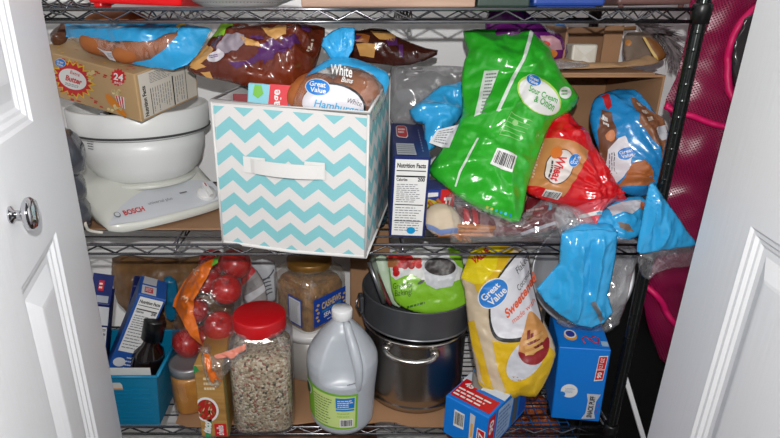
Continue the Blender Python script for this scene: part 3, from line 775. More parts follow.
# ================================================================== bottom shelf solids
# teal basket
M_teal = mat('teal_plastic', (16,128,168), .38, bump=(3, .3, .004, (1,1,60)))
t = Thing('plastic_basket', 'teal plastic basket full of boxes next to the left door', 'basket')
M = boxM((-.53, .850, BOT), (0, 0, .0)); w, d, h, ta = .172, .155, .126, .012
def cor(i, zz): 
    k = zz/h*ta; x0_, x1_, y0_, y1_ = ta-k+i, w-ta+k-i, ta-k+i, d-ta+k-i; z_ = max(zz, i)
    return [V((x0_,y0_,z_)), V((x1_,y0_,z_)), V((x1_,y1_,z_)), V((x0_,y1_,z_))]
mb = MB(); O8, I8 = cor(0, 0)+cor(0, h), cor(.0025, 0)+cor(.0025, h)
vs = [M @ v for v in O8+I8]; fs = [[3,2,1,0], [8,9,10,11]]
for k in range(4): j = (k+1) % 4; fs += [[k, j, 4+j, 4+k], [8+j, 8+k, 12+k, 12+j], [4+k, 4+j, 12+j, 12+k]]
mb.add(vs, fs, M_teal); body = t.add('basket_body', mb)
mb = MB(); rr = cor(-.002, h)
for k in range(4): mb.tube([M @ rr[k], M @ rr[(k+1) % 4]], .0032, M_teal, seg=10)
t.add('rim', mb, body)
Fb = Plane(M @ V((ta,ta,0)), (1,0,0), (M @ O8[4]-M @ O8[0]), w-2*ta, h, True, V((0,-1,0)))
Fb.ev = (M @ V((0,0,h))-M @ V((0,ta,0))).normalized(); Fb.n = V((1,0,0)).cross(Fb.ev)
p = Print(Fb); p.poly([(.36,.76),(.62,.76),(.62,.84),(.60,.88),(.36,.88)], ink((225,222,215)), 1); p.poly([(.36,.74),(.62,.74),(.62,.77),(.36,.77)], ink((220,150,70)), 2); t.add('label_tag', p.mb, body)
mb = MB()
for k in range(9): mb.box((.02, -.0015+ta*(1-(.012+.010*k)/h), .012+.010*k), (w-.02, ta*(1-(.012+.010*k)/h)+.001, .014+.010*k), M_teal, M)
t.add('side_ribs', mb, body)
t.done()
WB = ink((228,230,234))
t, F, b = carton('pasta_box', 'tall blue carton leaning right in the teal basket with nutrition facts facing out', 'box', (-.5045, .885, .772), (.138, .444, .304), (.0516, .062, .272), mat('blue_carton', (36,86,160), .4))
p = Print(F['front']); p.nutri([(.1,.5),(.9,.5),(.93,.985),(.1,.985)], 1, 3, 6); t.add('nutrition_panel', p.mb, b)
p = Print(F['front']); p.rows([(.5,.34),(.9,.34),(.9,.47),(.5,.47)], 4, WB, 1, .35, 4); p.ell((.3,.40), .22, .042, WB, 1); p.rows([(.15,.3),(.5,.3),(.5,.34),(.15,.34)], 2, WB, 1, .4, 4); t.add('badge', p.mb, b)
p = Print(F['top']); p.poly([(.1,.06),(.62,.06),(.62,.5),(.1,.5)], ink((205,210,216)), 1); p.poly([(.2,.14),(.5,.14),(.5,.42),(.2,.42)], ink((190,60,70)), 2); p.rows([(.22,.18),(.48,.18),(.48,.38),(.22,.38)], 3, WHITE, 3, .4, 2)
p.poly([(.1,.58),(.6,.58),(.62,.98),(.14,.98)], ink((196,200,206)), 1); t.add('top_print', p.mb, b)
t.done()
t, F, b = carton('cracker_box', 'open navy cracker box with a red emblem in the teal basket, nearest the left door', 'box', (-.540, .925, .782), (.25, .25, .20), (.036, .045, .232), NAVY)
p = Print(F['front']); p.nutri([(.05,.38),(.95,.38),(.95,.74),(.05,.74)], 1, 9, 6); p.poly([(.05,.76),(.98,.76),(.98,.97),(.05,.97)], WB, 1); t.add('nutrition_panel', p.mb, b)
fl = Plane(F['top'].O+F['top'].n*.0, F['top'].eu, (F['top'].ev*.45+F['top'].n*.9), .034, .055, True)
m = MB(); m.add([fl.map(0,0,0), fl.map(.036,0,0), fl.map(.036,.056,0), fl.map(.0,.056,0), fl.map(0,0,-.0012), fl.map(.036,0,-.0012), fl.map(.036,.056,-.0012), fl.map(.0,.056,-.0012)], [[0,1,2,3],[7,6,5,4],[0,4,5,1],[1,5,6,2],[2,6,7,3],[3,7,4,0]], NAVY); lf = t.add('open_lid', m, b)
p = Print(fl); p.poly([(.35,.45),(.62,.45),(.62,.8),(.35,.8)], RED, 1); p.rows([(.38,.5),(.6,.5),(.6,.75),(.38,.75)], 2, WHITE, 2, .5, 3)
p.poly([(.06,.04),(.94,.04),(.94,.28),(.06,.28)], ink((170,175,185)), 1); t.add('emblem', p.mb, lf); t.done()
t, F, b = carton('cracker_box', 'thin navy box wedged upright between two leaning cartons in the teal basket', 'box', (-.485, .955, .80), (.10, .30, .30), (.014, .04, .205), NAVY)
p = Print(F['front']); p.rows([(.2,.1),(.8,.1),(.8,.9),(.2,.9)], 12, ink((120,130,170)), 1, .3, 8); t.add('side_print', p.mb, b); t.done()
# paper slip standing in the front of the basket
m = MB(); m.box((-.5, .866, .80), (-.375, .8675, .864), ink((236,236,232))); single('paper_packet', m, 'white paper packet edge standing inside the front of the teal basket', 'paper packet')
# dark bottle
M_bot = mat('dark_vinegar_glass', (22,12,10), .08, spec=.6, coat=.6); M_cap = mat('black_cap', (14,14,15), .32)
t = Thing('sauce_bottle', 'dark brown sauce bottle with a black cap leaning in the teal basket', 'bottle')
A = onY(155,317,.900); B = V((-.418, .912, .775)); ax = (A-B).normalized(); L_ = (A-B).length; Mb = Matrix.Translation(B) @ ax.to_track_quat('Z', 'Y').to_matrix().to_4x4()
m = MB(); m.lathe([(.0001,-.012),(.028,-.012),(.031,-.008),(.031,L_-.095),(.028,L_-.080),(.017,L_-.065),(.0145,L_-.055),(.0145,L_-.035),(.0001,L_-.034)], (0,0,0), M_bot, M=Mb, seg=32); t.add('glass_body', m)
m = MB(); m.lathe([(.0145,L_-.048),(.0200,L_-.048),(.0200,L_-.004),(.0190,L_-.001),(.0001,L_)], (0,0,0), M_cap, M=Mb, seg=40); t.add('cap', m)
t.done()
# amber jar
M_amber = mat('mustard_contents', (214,150,52), .35, coat=.6, var=(30, (180,118,40), .35, .7))
jc = V((-.319, .922, BZ)); MJ = Matrix.Diagonal((1.07,1.07,1,1)); t = Thing('glass_jar', 'small glass jar of amber preserve with a metal lid below the apples', 'jar')
m = MB(); m.lathe([(.0001,0),(.030,0),(.0345,.005),(.0355,.012),(.0355,.078),(.033,.086),(.0001,.086)], jc, M_amber, seg=40, sq=.6, rot=.4, M=MJ); t.add('contents', m)
m = MB(); m.lathe([(.030,-.0),(.0362,.005),(.0368,.078),(.0335,.088),(.032,.093)], jc, film('jar_glass', (250,250,250), .02, .06, .03), seg=40, sq=.6, rot=.4, M=MJ); t.add('glass', m)
m = MB(); m.lathe([(.0345,.088),(.0365,.089),(.0365,.104),(.035,.107),(.030,.107),(.029,.1065),(.0001,.1065)], jc, mat('zinc_lid', (170,170,172), .35, metal=.5), seg=40, M=MJ); t.add('lid', m)
t.done()
# taco shell box
KT = mat('taco_kraft', (190,150,88), .5, var=(8, (150,108,58), .3, .7, (1,1,10)))
t, F, b = carton('taco_shell_box', 'slim kraft taco shell box standing in front of the amber jar', 'box', (-.279, .829, BOT), (0, 0, .0), (.052, .145, .165), KT)
p = Print(F['front']); p.poly([(0,.9),(.2,.93),(.1,1),(0,1)], ink((50,140,80)), 1); p.ell((.3,.40), .44, .175, WHITE, 1); p.ell((.3,.40), .36, .145, ink((170,35,28)), 2)
for k in range(26): a = r_.random()*6.28; q_ = math.sqrt(r_.random()); p.ell((.3+.3*q_*math.cos(a), .40+.12*q_*math.sin(a)), .05, .014, r_.choice([ink((205,60,40)), ink((90,120,50)), ink((225,190,150))]), 3, r_.random()*180, 8)
t.add('picture', p.mb, b)
p = Print(F['front']); p.rows([(.3,.66),(.85,.66),(.85,.86),(.3,.86)], 3, ink((232,215,180)), 1, .5, 5); t.add('product_name', p.mb, b)
p = Print(F['front']); p.text('taco', (.33,.05), (.42,.22), (.06,.1), WHITE, 3, .06); p.ell((.3,.13), .3, .09, ink((60,150,100)), 1, 60, 20)
p.poly([(.52,.02),(.95,.02),(.95,.2),(.52,.2)], RED, 2); p.text('shells', (.84,.04), (.84,.18), (.6,.04), WHITE, 3, .02); t.add('taco_banner', p.mb, b)
p = Print(F['right']); p.poly([(.0,.0),(.12,.0),(.12,1),(.0,1)], ink((150,140,90)), 1); t.add('side_print', p.mb, b)
t.done()
# big jar with red lid
def soup():
    m = bpy.data.materials.new('dry_soup_mix'); m.use_nodes = True; nt = m.node_tree; N = nt.nodes; L = nt.links; b = N['Principled BSDF']; b.inputs['Roughness'].default_value = .7
    tc = N.new('ShaderNodeTexCoord'); v = N.new('ShaderNodeTexVoronoi'); v.inputs['Scale'].default_value = 230; L.new(tc.outputs['Object'], v.inputs['Vector'])
    sp = N.new('ShaderNodeSeparateColor'); L.new(v.outputs['Color'], sp.inputs[0]); r = N.new('ShaderNodeValToRGB'); r.color_ramp.interpolation = 'CONSTANT'
    n = N.new('ShaderNodeTexNoise'); n.inputs['Scale'].default_value = 14; L.new(tc.outputs['Object'], n.inputs['Vector'])
    ad = N.new('ShaderNodeMath'); ad.operation = 'MULTIPLY_ADD'; ad.inputs[1].default_value = .35; L.new(n.outputs['Fac'], ad.inputs[0]); 
    mu = N.new('ShaderNodeMath'); mu.operation = 'MULTIPLY'; mu.inputs[1].default_value = .75; L.new(sp.outputs[0], mu.inputs[0]); L.new(mu.outputs[0], ad.inputs[2]); L.new(ad.outputs[0], r.inputs[0])
    cols = [(0,(52,40,34)),(.18,(134,68,48)),(.27,(176,160,132)),(.5,(150,132,106)),(.68,(200,190,168)),(.8,(104,100,72)),(.86,(168,150,124)),(.95,(166,84,54))]
    while len(r.color_ramp.elements) < len(cols): r.color_ramp.elements.new(.5)
    for e, (p_, c_) in zip(r.color_ramp.elements, cols): e.position = p_; e.color = (*lin(c_), 1)
    L.new(r.outputs[0], b.inputs['Base Color']); bp = N.new('ShaderNodeBump'); bp.inputs['Strength'].default_value = .8; bp.inputs['Distance'].default_value = .003; bp.invert = True
    L.new(v.outputs['Distance'], bp.inputs['Height']); L.new(bp.outputs[0], b.inputs['Normal']); return m
rc = V((-.164, .892, BOT)); t = Thing('plastic_jar', 'large clear square jar of dry soup mix with a bright red lid', 'jar')
m = MB(); m.lathe([(.0001,.003),(.054,.003),(.0575,.01),(.0575,.150),(.054,.165),(.035,.172),(.0001,.170)], rc, soup(), seg=56, sq=3, rot=.06, fn=lambda p_, a, z_: p_+V((0,0,.008*noise.noise(p_*30) if z_ > .15 else 0))); t.add('dry_mix', m)
m = MB(); m.lathe([(.050,0),(.0585,.003),(.0605,.010),(.0605,.185),(.057,.203),(.046,.214),(.043,.218)], rc, film('clear_plastic', (235,238,240), .05, .10, .06), seg=56, sq=3, rot=.06); jar = t.add('clear_body', m)
m = MB(); m.lathe([(.044,.208),(.0495,.209),(.050,.213),(.050,.234),(.0488,.237),(.046,.2385),(.0001,.2385)], rc, mat('red_lid', (186,16,26), .42), seg=64,
     fn=lambda p_, a, z_: V((p_.x*(1+.008*math.cos(60*a)*(z_ < .235)), p_.y*(1+.008*math.cos(60*a)*(z_ < .235)), p_.z))); t.add('lid', m)
t.done()
# white canister below the cashews
cc = V((-.078, 1.062, BZ)); t = Thing('plastic_canister', 'cloudy plastic canister with a white lid under the cashew jar', 'canister')
m = MB(); m.lathe([(.0001,0),(.068,0),(.071,.004),(.075,.112),(.0001,.112)], cc, mat('cloudy_plastic', (176,172,168), .3, spec=.5), seg=56); b = t.add('tub', m)
p = Print(Cyl(cc, .0725)); p.poly([(-60,.742),(-30,.742),(-30,.757),(-60,.762)], ink((226,226,226)), 2); p.poly([(-58,.744),(-38,.746),(-34,.756),(-54,.76)], ink((222,90,160)), 3); t.add('label_edge', p.mb, b)
m = MB(); m.lathe([(.075,.103),(.080,.104),(.081,.117),(.079,.121),(.0001,.120)], cc, mat('white_lid', (236,236,236), .3), seg=64); t.add('lid', m)
t.done()
# cashew jar
kc = V((-.080, 1.065, BZ+.1212)); t = Thing('cashew_jar', 'square clear jar of cashews with gold lid standing on the white canister', 'jar')
M_cash = mat('cashews', (164,118,60), .5, var=(60, (112,74,32), .4, .62), bump=(70, .8, .006)); ro = .79
m = MB(); m.lathe([(.0001,.002),(.052,.002),(.057,.008),(.057,.090),(.050,.105),(.0001,.108)], kc, M_cash, seg=64, sq=3.5, rot=ro); t.add('cashew_nuts', m)
m = MB(); m.lathe([(.055,0),(.061,.004),(.0625,.01),(.0625,.108),(.058,.124),(.047,.134),(.044,.138)], kc, film('clear_plastic_jar', (235,225,205), .09, .12, .06), seg=64, sq=3.5, rot=ro); jb = t.add('clear_body', m)
m = MB(); m.lathe([(.044,.131),(.048,.131),(.049,.134),(.049,.146),(.047,.149),(.0001,.149)], kc, mat('gold_lid', (140,104,52), .35, metal=.5), seg=56); t.add('lid', m)
hw = .0632
def side(a): # face with outward direction angle a
    n_ = V((math.cos(a), math.sin(a), 0)); e_ = V((-math.sin(a), math.cos(a), 0)); return n_, e_
CB = ink((28,70,160))
for nm, a, w_ in (('name_label', ro-math.pi/2, .094), ('nutrition_label', ro-math.pi, .044)):
    n_, e_ = side(a); S = Plane(kc+n_*(hw+.0006)-e_*(.047 if w_ > .05 else -.003)+V((0,0,.020)), e_, (0,0,1), w_, .066, True, n_); p = Print(S)
    p.poly([(0,0),(1,0),(1,1),(0,1)], CB, 1)
    if nm == 'name_label':
        p.text('CASHEWS', (.24,.55), (.84,.62), (.24,.78), ink((215,190,130)), 2, .03); p.text('WHOLE CASHEWS WITH', (.24,.42), (.84,.48), (.24,.5), ink((90,190,220)), 2, .0); p.text('SEA SALT', (.3,.22), (.84,.29), (.3,.38), WHITE, 2, .02)
        for x_ in (.11, .93):
            for k in range(5): p.ell((x_+.02*(-1)**k, .2+.14*k), .045, .045, ink((215,180,110)), 2, 30*k, 8)
        p.rows([(.4,.08),(.8,.1),(.8,.16),(.4,.14)], 1, WHITE, 2, .4, 2)
    else:
        p.poly([(.08,.06),(.92,.06),(.92,.94),(.08,.94)], ink((222,224,228)), 2); p.rows([(.12,.1),(.88,.1),(.88,.9),(.12,.9)], 14, GREY, 3, .35, 6)
    t.add(nm, p.mb, jb)
t.done()
# gallon jug
JX, JY = -.0075, .889; jz = BOT
def jr(z):   # radius by height above shelf
    P_ = [(0,.050),(.004,.058),(.012,.062),(.03,.0635),(.075,.0645),(.115,.068),(.135,.0695),(.152,.0685),(.168,.062),(.185,.051),(.201,.040),(.216,.026),(.226,.0185),(.232,.0165),(.238,.0165)]
    for (z0, r0), (z1, r1) in zip(P_[:-1], P_[1:]):
        if z <= z1: return r0+(r1-r0)*(z-z0)/(z1-z0)
    return .0165
def jfn(p_, a, z_):
    # handle recess on the front right
    da = (a-math.radians(-88)+math.pi) % (2*math.pi)-math.pi; w_ = max(0, 1-(da/.60)**2); v_ = max(0, 1-((z_-.166)/.046)**2)
    k = 1-.36*(w_*v_)**.7 if w_*v_ > 0 else 1
    return V((p_.x*k, p_.y*k, p_.z))
M_jug = mat('milky_plastic', (190,196,203), .32, spec=.4); b_ = M_jug.node_tree.nodes['Principled BSDF']; b_.inputs['Subsurface Weight'].default_value = .25; b_.inputs['Subsurface Radius'].default_value = (.02,.02,.02); b_.inputs['Subsurface Scale'].default_value = .5
t = Thing('vinegar_jug', 'milky gallon jug of vinegar with white cap and green label', 'jug')
m = MB(); m.lathe([(.0001, .004)]+[(jr(z*.238/60), z*.238/60) for z in range(61)], (JX, JY, jz), M_jug, seg=72, fn=jfn); b = t.add('jug_body', m)
a_ = math.radians(-62); hd = V((math.cos(a_), math.sin(a_), 0)); cj = V((JX, JY, jz))
hp = [cj+hd*(jr(q_)-.003)+V((0,0,q_)) for q_ in (.222,.210,.195,.178,.160,.142,.126)]+[cj+hd*(jr(.112)-.013)+V((0,0,.112))]
m = MB(); hq = catmull(hp, 4)[:-4]; m.tube(hq, [.007+.003*math.sin(math.pi*min(1, i_/(len(hq)-6))) if i_ < len(hq)-6 else .007 for i_ in range(len(hq))], M_jug, seg=14); t.add('handle', m, b)
m = MB(); m.lathe([(.0185,.231),(.0195,.232),(.0195,.248),(.018,.251),(.0001,.2512)], cj, mat('jug_cap', (242,243,245), .35), seg=40, fn=lambda p_, a, z_: V((p_.x*(1+.012*math.cos(36*a)), p_.y*(1+.012*math.cos(36*a)), p_.z))); t.add('cap', m)
S = Cyl((JX, JY, 0), .0655, rfn=lambda u, v: jr(v-jz)+.0006); p = Print(S); GL = ink((128,186,60)); GP = ink((208,228,150))
z0, z1 = jz+.022, jz+.112
p.poly([(-78,z0+.012),(-40,z0+.002),(26,z0),(26,z1-.008),(-40,z1-.002),(-78,z1+.004)], GL, 1); p.poly([(-52,z0+.008),(22,z0+.004),(22,z1-.012),(-52,z1-.006)], GP, 2)
p.poly([(-10,z0+.052),(20,z0+.051),(20,z1-.014),(-10,z1-.013)], GVB, 3); p.rows([(-7,z0+.054),(18,z0+.054),(18,z1-.017),(-7,z1-.017)], 4, WHITE, 4, .45, 5)
p.poly([(-10,z0+.046),(20,z0+.045),(20,z0+.049),(-10,z0+.05)], GVB, 3)
p.rows([(-50,z0+.012),(-14,z0+.01),(-14,z1-.016),(-50,z1-.012)], 10, ink((90,120,50)), 3, .3, 6); p.bars([(-4,z0+.008),(18,z0+.007),(18,z0+.026),(-4,z0+.027)], lvl=4)
p.rows([(-8,z0+.03),(19,z0+.029),(19,z0+.043),(-8,z0+.044)], 2, ink((160,190,100)), 3, .3, 3); lab = t.add('label', p.mb, b)
p = Print(S); p.ell((-68,z1-.018), 10, .016, WHITE, 2); p.ell((-68,z1-.018), 8, .013, ink((60,90,60)), 3); t.add('label_badge', p.mb, lab)
p = Print(S); p.rows([(8,jz+.127),(24,jz+.130),(24,jz+.134),(8,jz+.131)], 1, GREY, 1, .6, 4); t.add('date_stamp', p.mb, b)
t.done()
# stock pot
pc = V((.146, .992, BZ)); t = Thing('stock_pot', 'stainless steel stock pot with looped side handles under the dark pan', 'pot')
m = MB(); m.lathe([(.0001,.0),(.100,.0),(.1035,.002),(.104,.014),(.102,.017),(.1045,.022),(.1055,.032),(.1055,.158),(.1075,.162),(.1095,.163),(.1095,.1665),(.104,.1665),(.103,.16),(.103,.03),(.0001,.026)], pc, M_steel, seg=80); b = t.add('pot_body', m)
for sg, a in ((1, math.radians(-102)), (1, math.radians(78))):
    n_ = V((math.cos(a), math.sin(a), 0)); e_ = V((-math.sin(a), math.cos(a), 0)); z_ = V((0,0,1)); h0 = .148
    arc = []
    for k in range(13):
        q_ = math.pi*k/12; s_ = -math.cos(q_)*.047
        arc.append(pc+n_*(math.sqrt(max(0, .1055**2-s_*s_*.6))+.006+.011*math.sin(q_)**.5)+e_*s_+z_*(h0-.010*math.sin(q_)))
    m = MB(); m.tube(arc, .0062, M_steel, seg=12); 
    hnd = t.add('handle', m, b)
    for s_ in (-.047, .047):
        m = MB(); n2 = (n_*.9+e_*s_*4).normalized(); c_ = pc+n_*.0965+e_*s_+z_*h0; Mm = Matrix.Translation(c_) @ n_.to_track_quat('Z','Y').to_matrix().to_4x4()
        m.lathe([(.009,-.006),(.0095,.003),(.0085,.008),(.006,.011),(.0001,.012)], (0,0,0), M_steel, M=Mm, seg=24); m.lathe([(.005,.011),(.0045,.0155),(.0001,.017)], (0,0,0), M_nickel, M=Mm, seg=16); t.add('handle_bracket', m, hnd)
t.done()
# dark springform pan on the pot
M_darkpan = mat('dark_nonstick', (84,86,90), .4, metal=.3, spec=.5); pz = BZ+.1675
fc = V((.150, 1.010, pz)); t = Thing('springform_pan', 'dark grey round baking pan resting on top of the stock pot', 'baking pan')
m = MB(); m.lathe([(.0001,.001),(.108,.001),(.1145,.0),(.1155,.003),(.1150,.060),(.1165,.062),(.1160,.065),(.1135,.064),(.1130,.006),(.0001,.005)], fc, M_darkpan, seg=96); b = t.add('pan_wall', m)
m = MB(); m.lathe([(.1146,.0005),(.1172,.0008),(.1175,.0035),(.1150,.0045)], fc, mat('pan_edge', (150,152,156), .3, metal=.8), seg=96); t.add('bottom_rim', m, b)
a = math.radians(188); n_ = V((math.cos(a), math.sin(a), 0)); c_ = fc+n_*.1185; Mm = Matrix.Translation(c_) @ Matrix.Rotation(a, 4, 'Z')
m = MB(); m.box((-.003,-.012,.012), (.004,.012,.05), M_darkpan, Mm, bev=.002); m.tube([Mm @ V((.004,-.008,.05)), Mm @ V((.012,0,.03)), Mm @ V((.004,.008,.012))], .002, M_nickel); t.add('clasp', m, b)
t.done()
# ================================================================== bag materials
SKY = bagmat('sky_blue_bag', (60,170,226), .26)
SKYD = bagmat('blue_loaf_bag', (44,142,204), .24)
GREENB = bagmat('green_chip_bag', (52,174,48), .3, coat=.6)
M_clear = film('clear_bag_film', (225,222,225), .05, .10, .10)
M_cloud = film('cloudy_bag_film', (200,200,205), .22, .14, .14)
M_bun = mat('bun_crust', (188,118,66), .55, var=(12, (160,88,42), .35, .68), bump=(60, .15, .002))
def bagthing(name, label, cat, bg, mt, body='wrapper', group=None):
    t = Thing(name, label, cat, group); b = t.add(body, bg.mesh(mt)); return t, b
def add_print(t, b, bg, name, fn, label=None):
    p = Print(bg); fn(p); return t.add(name, p.mb, b, label)

# ---- green sour cream & onion bag
bg = Bag([(463,31),(490,29),(528,31),(549,46),(553,57),(561,72),(571,86),(579,98),(570,112),(556,119),(548,130),(536,162),(527,190),(520,222),(500,218),(478,209),(455,194),(438,181),(428,170),(440,152),(450,135),(462,115),(461,85),(464,62),(468,50)],
    (505,125), .95, tilt=28, yaw=-4, T=.040, R=.085, g=.0036, crumple=.0050, freq=20, seed=3, smooth=2, calm=[(540,97,.035)],
    folds=[([(528,35),(517,70),(500,105),(478,150)], .018, .006), ([(463,60),(500,80),(540,80)], .022, -.010), ([(540,60),(520,90),(500,130)], .02, .008), ([(455,120),(500,118),(560,105)], .016, .006), ([(470,135),(505,160),(512,215)], .016, .006)])
t, b = bagthing('chip_bag', 'large bright green bag of sour cream and onion chips with the top folded over', 'chip bag', bg, GREENB, 'bag_body')
LG = ink((60,170,60))
def f(p):
    p.ell((539,96), 25, 16, ink((190,225,110)), 1, 38); p.ell((539,97), 23.5, 14.5, WHITE, 2, 38)
    p.text('Sour Cream', (528,91), (556,104), (530,85), LG, 3, .015); p.text('& Onion', (533,102), (552,112), (535.5,96), LG, 3, .015)
add_print(t, b, bg, 'flavour_label', f)
add_print(t, b, bg, 'brand_logo', lambda p: p.gv((533,81), 15, 26, 4, 10))
def f(p): p.poly([(528,31),(532,32),(525,60),(514,80),(505,100),(499,112),(496,111),(502,98),(511,78),(522,59)], ink((225,235,225)), 1)
add_print(t, b, bg, 'seam_stripe', f)
def f(p): p.poly([(477,138),(479,138),(470,155),(461,172),(456,187),(454.5,186.5),(459,171),(468,154)], ink((225,235,225)), 1)
add_print(t, b, bg, 'seam_stripe', f)
def f(p): p.ell((565,93), 6, 6, WHITE, 1); p.rows([(561,96),(569,96),(569,90),(561,90)], 2, LG, 2, .5, 3)
add_print(t, b, bg, 'round_badge', f)
def f(p): p.poly([(484,71),(499,70),(491,92),(486,100),(481,114),(474,117),(479,95)], ink((215,225,215)), 1); p.rows([(480,114),(486,114),(498,72),(486,73)], 12, GREY, 2, .4, 5)
add_print(t, b, bg, 'ingredients_panel', f)
def f(p): p.poly([(437,130),(459,124),(449,148),(429,143)], ink((222,224,226)), 1); p.rows([(433,142),(447,146),(456,127),(439,131)], 6, GREY, 2, .4, 5)
add_print(t, b, bg, 'recycling_panel', f)
def f(p): p.bars([(490,164),(512,172.5),(517,156),(497,148)], lvl=2)
add_print(t, b, bg, 'barcode', f)
def f(p):
    q = [(499,135),(520,141),(532,122),(511,112)]
    for k in range(6): a = k/5; p.poly([p._q(q, 0, a), p._q(q, 1, a), p._q(q, 1, a+.03), p._q(q, 0, a+.03)], ink((160,215,140)), 1)
    p.poly([p._q(q,0,0), p._q(q,.02,0), p._q(q,.02,1), p._q(q,0,1)], ink((160,215,140)), 1); p.ell((515,123), 3, 3, ink((160,215,140)), 1)
add_print(t, b, bg, 'printed_emblem', f)
def f(p):
    for k, c_ in enumerate(((225,215,60),(240,230,90),(70,190,210),(60,170,220),(90,190,235),(40,120,200))):
        x = 487+k*4.6; y = 207.5+k*1.6; p.ell((x, y), 1.5, 1.5, ink(c_), 1, 0, 8)
add_print(t, b, bg, 'colour_dots', f); t.done()

# ---- wheat buns, red bag : square pack + red wrapping
bg = Bag([(548,113),(560,108),(572,118),(589,139),(600,160),(612,178),(621,192),(627,205),(612,204),(600,214),(590,235),(582,225),(575,210),(555,204),(535,197),(526,190),(532,172),(542,140)],
    (575,170), .925, tilt=30, yaw=8, T=.040, R=.05, g=.0036, crumple=.005, freq=26, seed=11, calm=[(558,168,.045)], flute=((600,199), 22, .012))
t, b = bagthing('bread_bag', 'red bag of wheat buns tied at the end, leaning beside the green chip bag', 'bread bag', bg, bagmat('red_bread_bag', (206,24,32), .2), 'red_wrapper')
def f(p): p.poly([(545,137),(588,151),(563,197),(527,186),(532,168)], ink((196,136,84)), 1)
pk = add_print(t, b, bg, 'wheat_window', f)
def f(p):
    p.ell((559,167), 13.5, 18.5, ink((70,50,40)), 2, 25); p.ell((559,167), 12.6, 17.6, ink((232,222,218)), 3, 25)
    p.text('Wheat', (558,155), (550,180), (566,158), RED, 4, .03); p.rows([(551,160),(547,178),(550,179),(554,161)], 1, DK, 4, .6, 2); p.ell((556,153), 5.5, 6, ink((214,120,50)), 4, 20)
    p.gv((573,161), 13, -65, 4, 10)
add_print(t, b, bg, 'name_label', f)
add_print(t, b, bg, 'barcode', lambda p: p.bars([(544,195),(560,199),(562,193),(546,189)], 10, 3))
def f(p): p.rows([(530,178),(533,179),(545,143),(542,142)], 12, ink((235,215,195)), 2, .6, 3, False)
add_print(t, b, bg, 'weight_text', f)
def f(p): p.poly([(575,207),(598,199),(622,199),(627,205),(612,204),(600,214),(590,234),(584,224)], mat('pink_film', (214,88,98), .2, coat=.4), 1)
add_print(t, b, bg, 'gathered_tail', f)
def f(p): p.poly([(588,212),(608,211.5),(608,215.5),(588,216)], WHITE, 3); p.poly([(596,212.4),(603,212.2),(603,215),(596,215.2)], ink((110,190,225)), 4)
add_print(t, b, bg, 'bag_clip', f, 'small white and blue closing tag'); t.done()

# ---- blue loaf bag
bg = Bag([(592,104),(599,95),(618,89),(632,92),(650,108),(662,126),(669,140),(671,160),(664,180),(654,192),(640,197),(622,192),(612,180),(603,160),(595,140),(590,120)],
    (632,150), .965, tilt=32, yaw=6, T=.050, R=.075, g=.0036, crumple=.0042, freq=24, seed=21, smooth=2, flute=((653,186), 16, .010), calm=[(627,153,.02)], folds=[([(625,95),(650,140),(655,185)], .010, .007), ([(605,100),(630,140),(652,184)], .010, .005)])
t, b = bagthing('bread_bag', 'blue bag of wheat bread loaf with twisted neck, lying in front of the carton', 'bread bag', bg, SKYD, 'blue_wrapper')
def f(p): p.poly([(601,110),(612,112),(622,128),(620,148),(622,170),(618,184),(610,172),(603,152),(599,130)], ink((112,70,48)), 1); p.rows([(604,112),(614,116),(614,128),(603,126)], 2, WHITE, 2, .5, 3)
add_print(t, b, bg, 'brown_panel', f)
def f(p):
    p.poly([(622,136),(628,134),(634,150),(632,168),(625,180),(619,182),(611,165),(611,148)], ink((228,226,232)), 2); p.poly([(600,97),(606,94),(612,106),(608,110)], ink((190,40,50)), 2); p.rows([(612,152),(617,178),(622,176),(618,150)], 3, BLACK, 3, .3, 3)
    p.ell((614,134), 5, 7, ink((206,130,80)), 3, 40); p.gv((627,153), 15, -12, 4, 12)
add_print(t, b, bg, 'name_label', f)
def f(p): p.poly([(630,97),(637,100),(664,134),(667,150),(663,160),(656,146),(641,120)], ink((140,92,62)), 1); p.rows([(634,101),(640,103),(654,122),(648,124)], 3, ink((230,215,200)), 2, .5, 5); p.ell((661,134), 8, 4.5, ink((215,215,222)), 2, 55)
add_print(t, b, bg, 'side_panel', f)
def f(p): p.poly([(634,162),(645,160),(653,172),(655,184),(640,186),(624,184),(628,175)], M_bun, 1)
add_print(t, b, bg, 'bread_window', f); 
# hanging tail over the shelf edge: continuous with the bag neck
tl = Bag([(650,184),(656,186),(664,198),(676,214),(688,232),(697,245),(680,248),(664,250),(640,254),(637,246),(641,225),(645,203)], (664,232), .823, tilt=2, yaw=6, T=.006, R=.03, g=.0032, crumple=.004, freq=40, seed=24, flute=((652,184), 16, .014), aniso=(1.5,.35))
w = t.add('hanging_tail', tl.mesh(SKY)); 
ct = Bag([(640,253),(664,249),(690,246),(694,250),(690,266),(672,268),(655,274),(650,280),(642,276),(637,262)], (664,262), .824, tilt=0, T=.008, R=.02, g=.004, crumple=.004, freq=45, seed=25)
t.add('clear_tail_end', ct.mesh(M_clear), w)
m = MB(); A = onY(652,186,.90); m.tube([onY(652,184,.945)+V((0,0,0)), onY(652,185,.91), onY(652,186,.87), onY(653,190,.828)], [.010,.006,.0055,.007], SKY, seg=12); t.add('twisted_neck', m)
t.done()
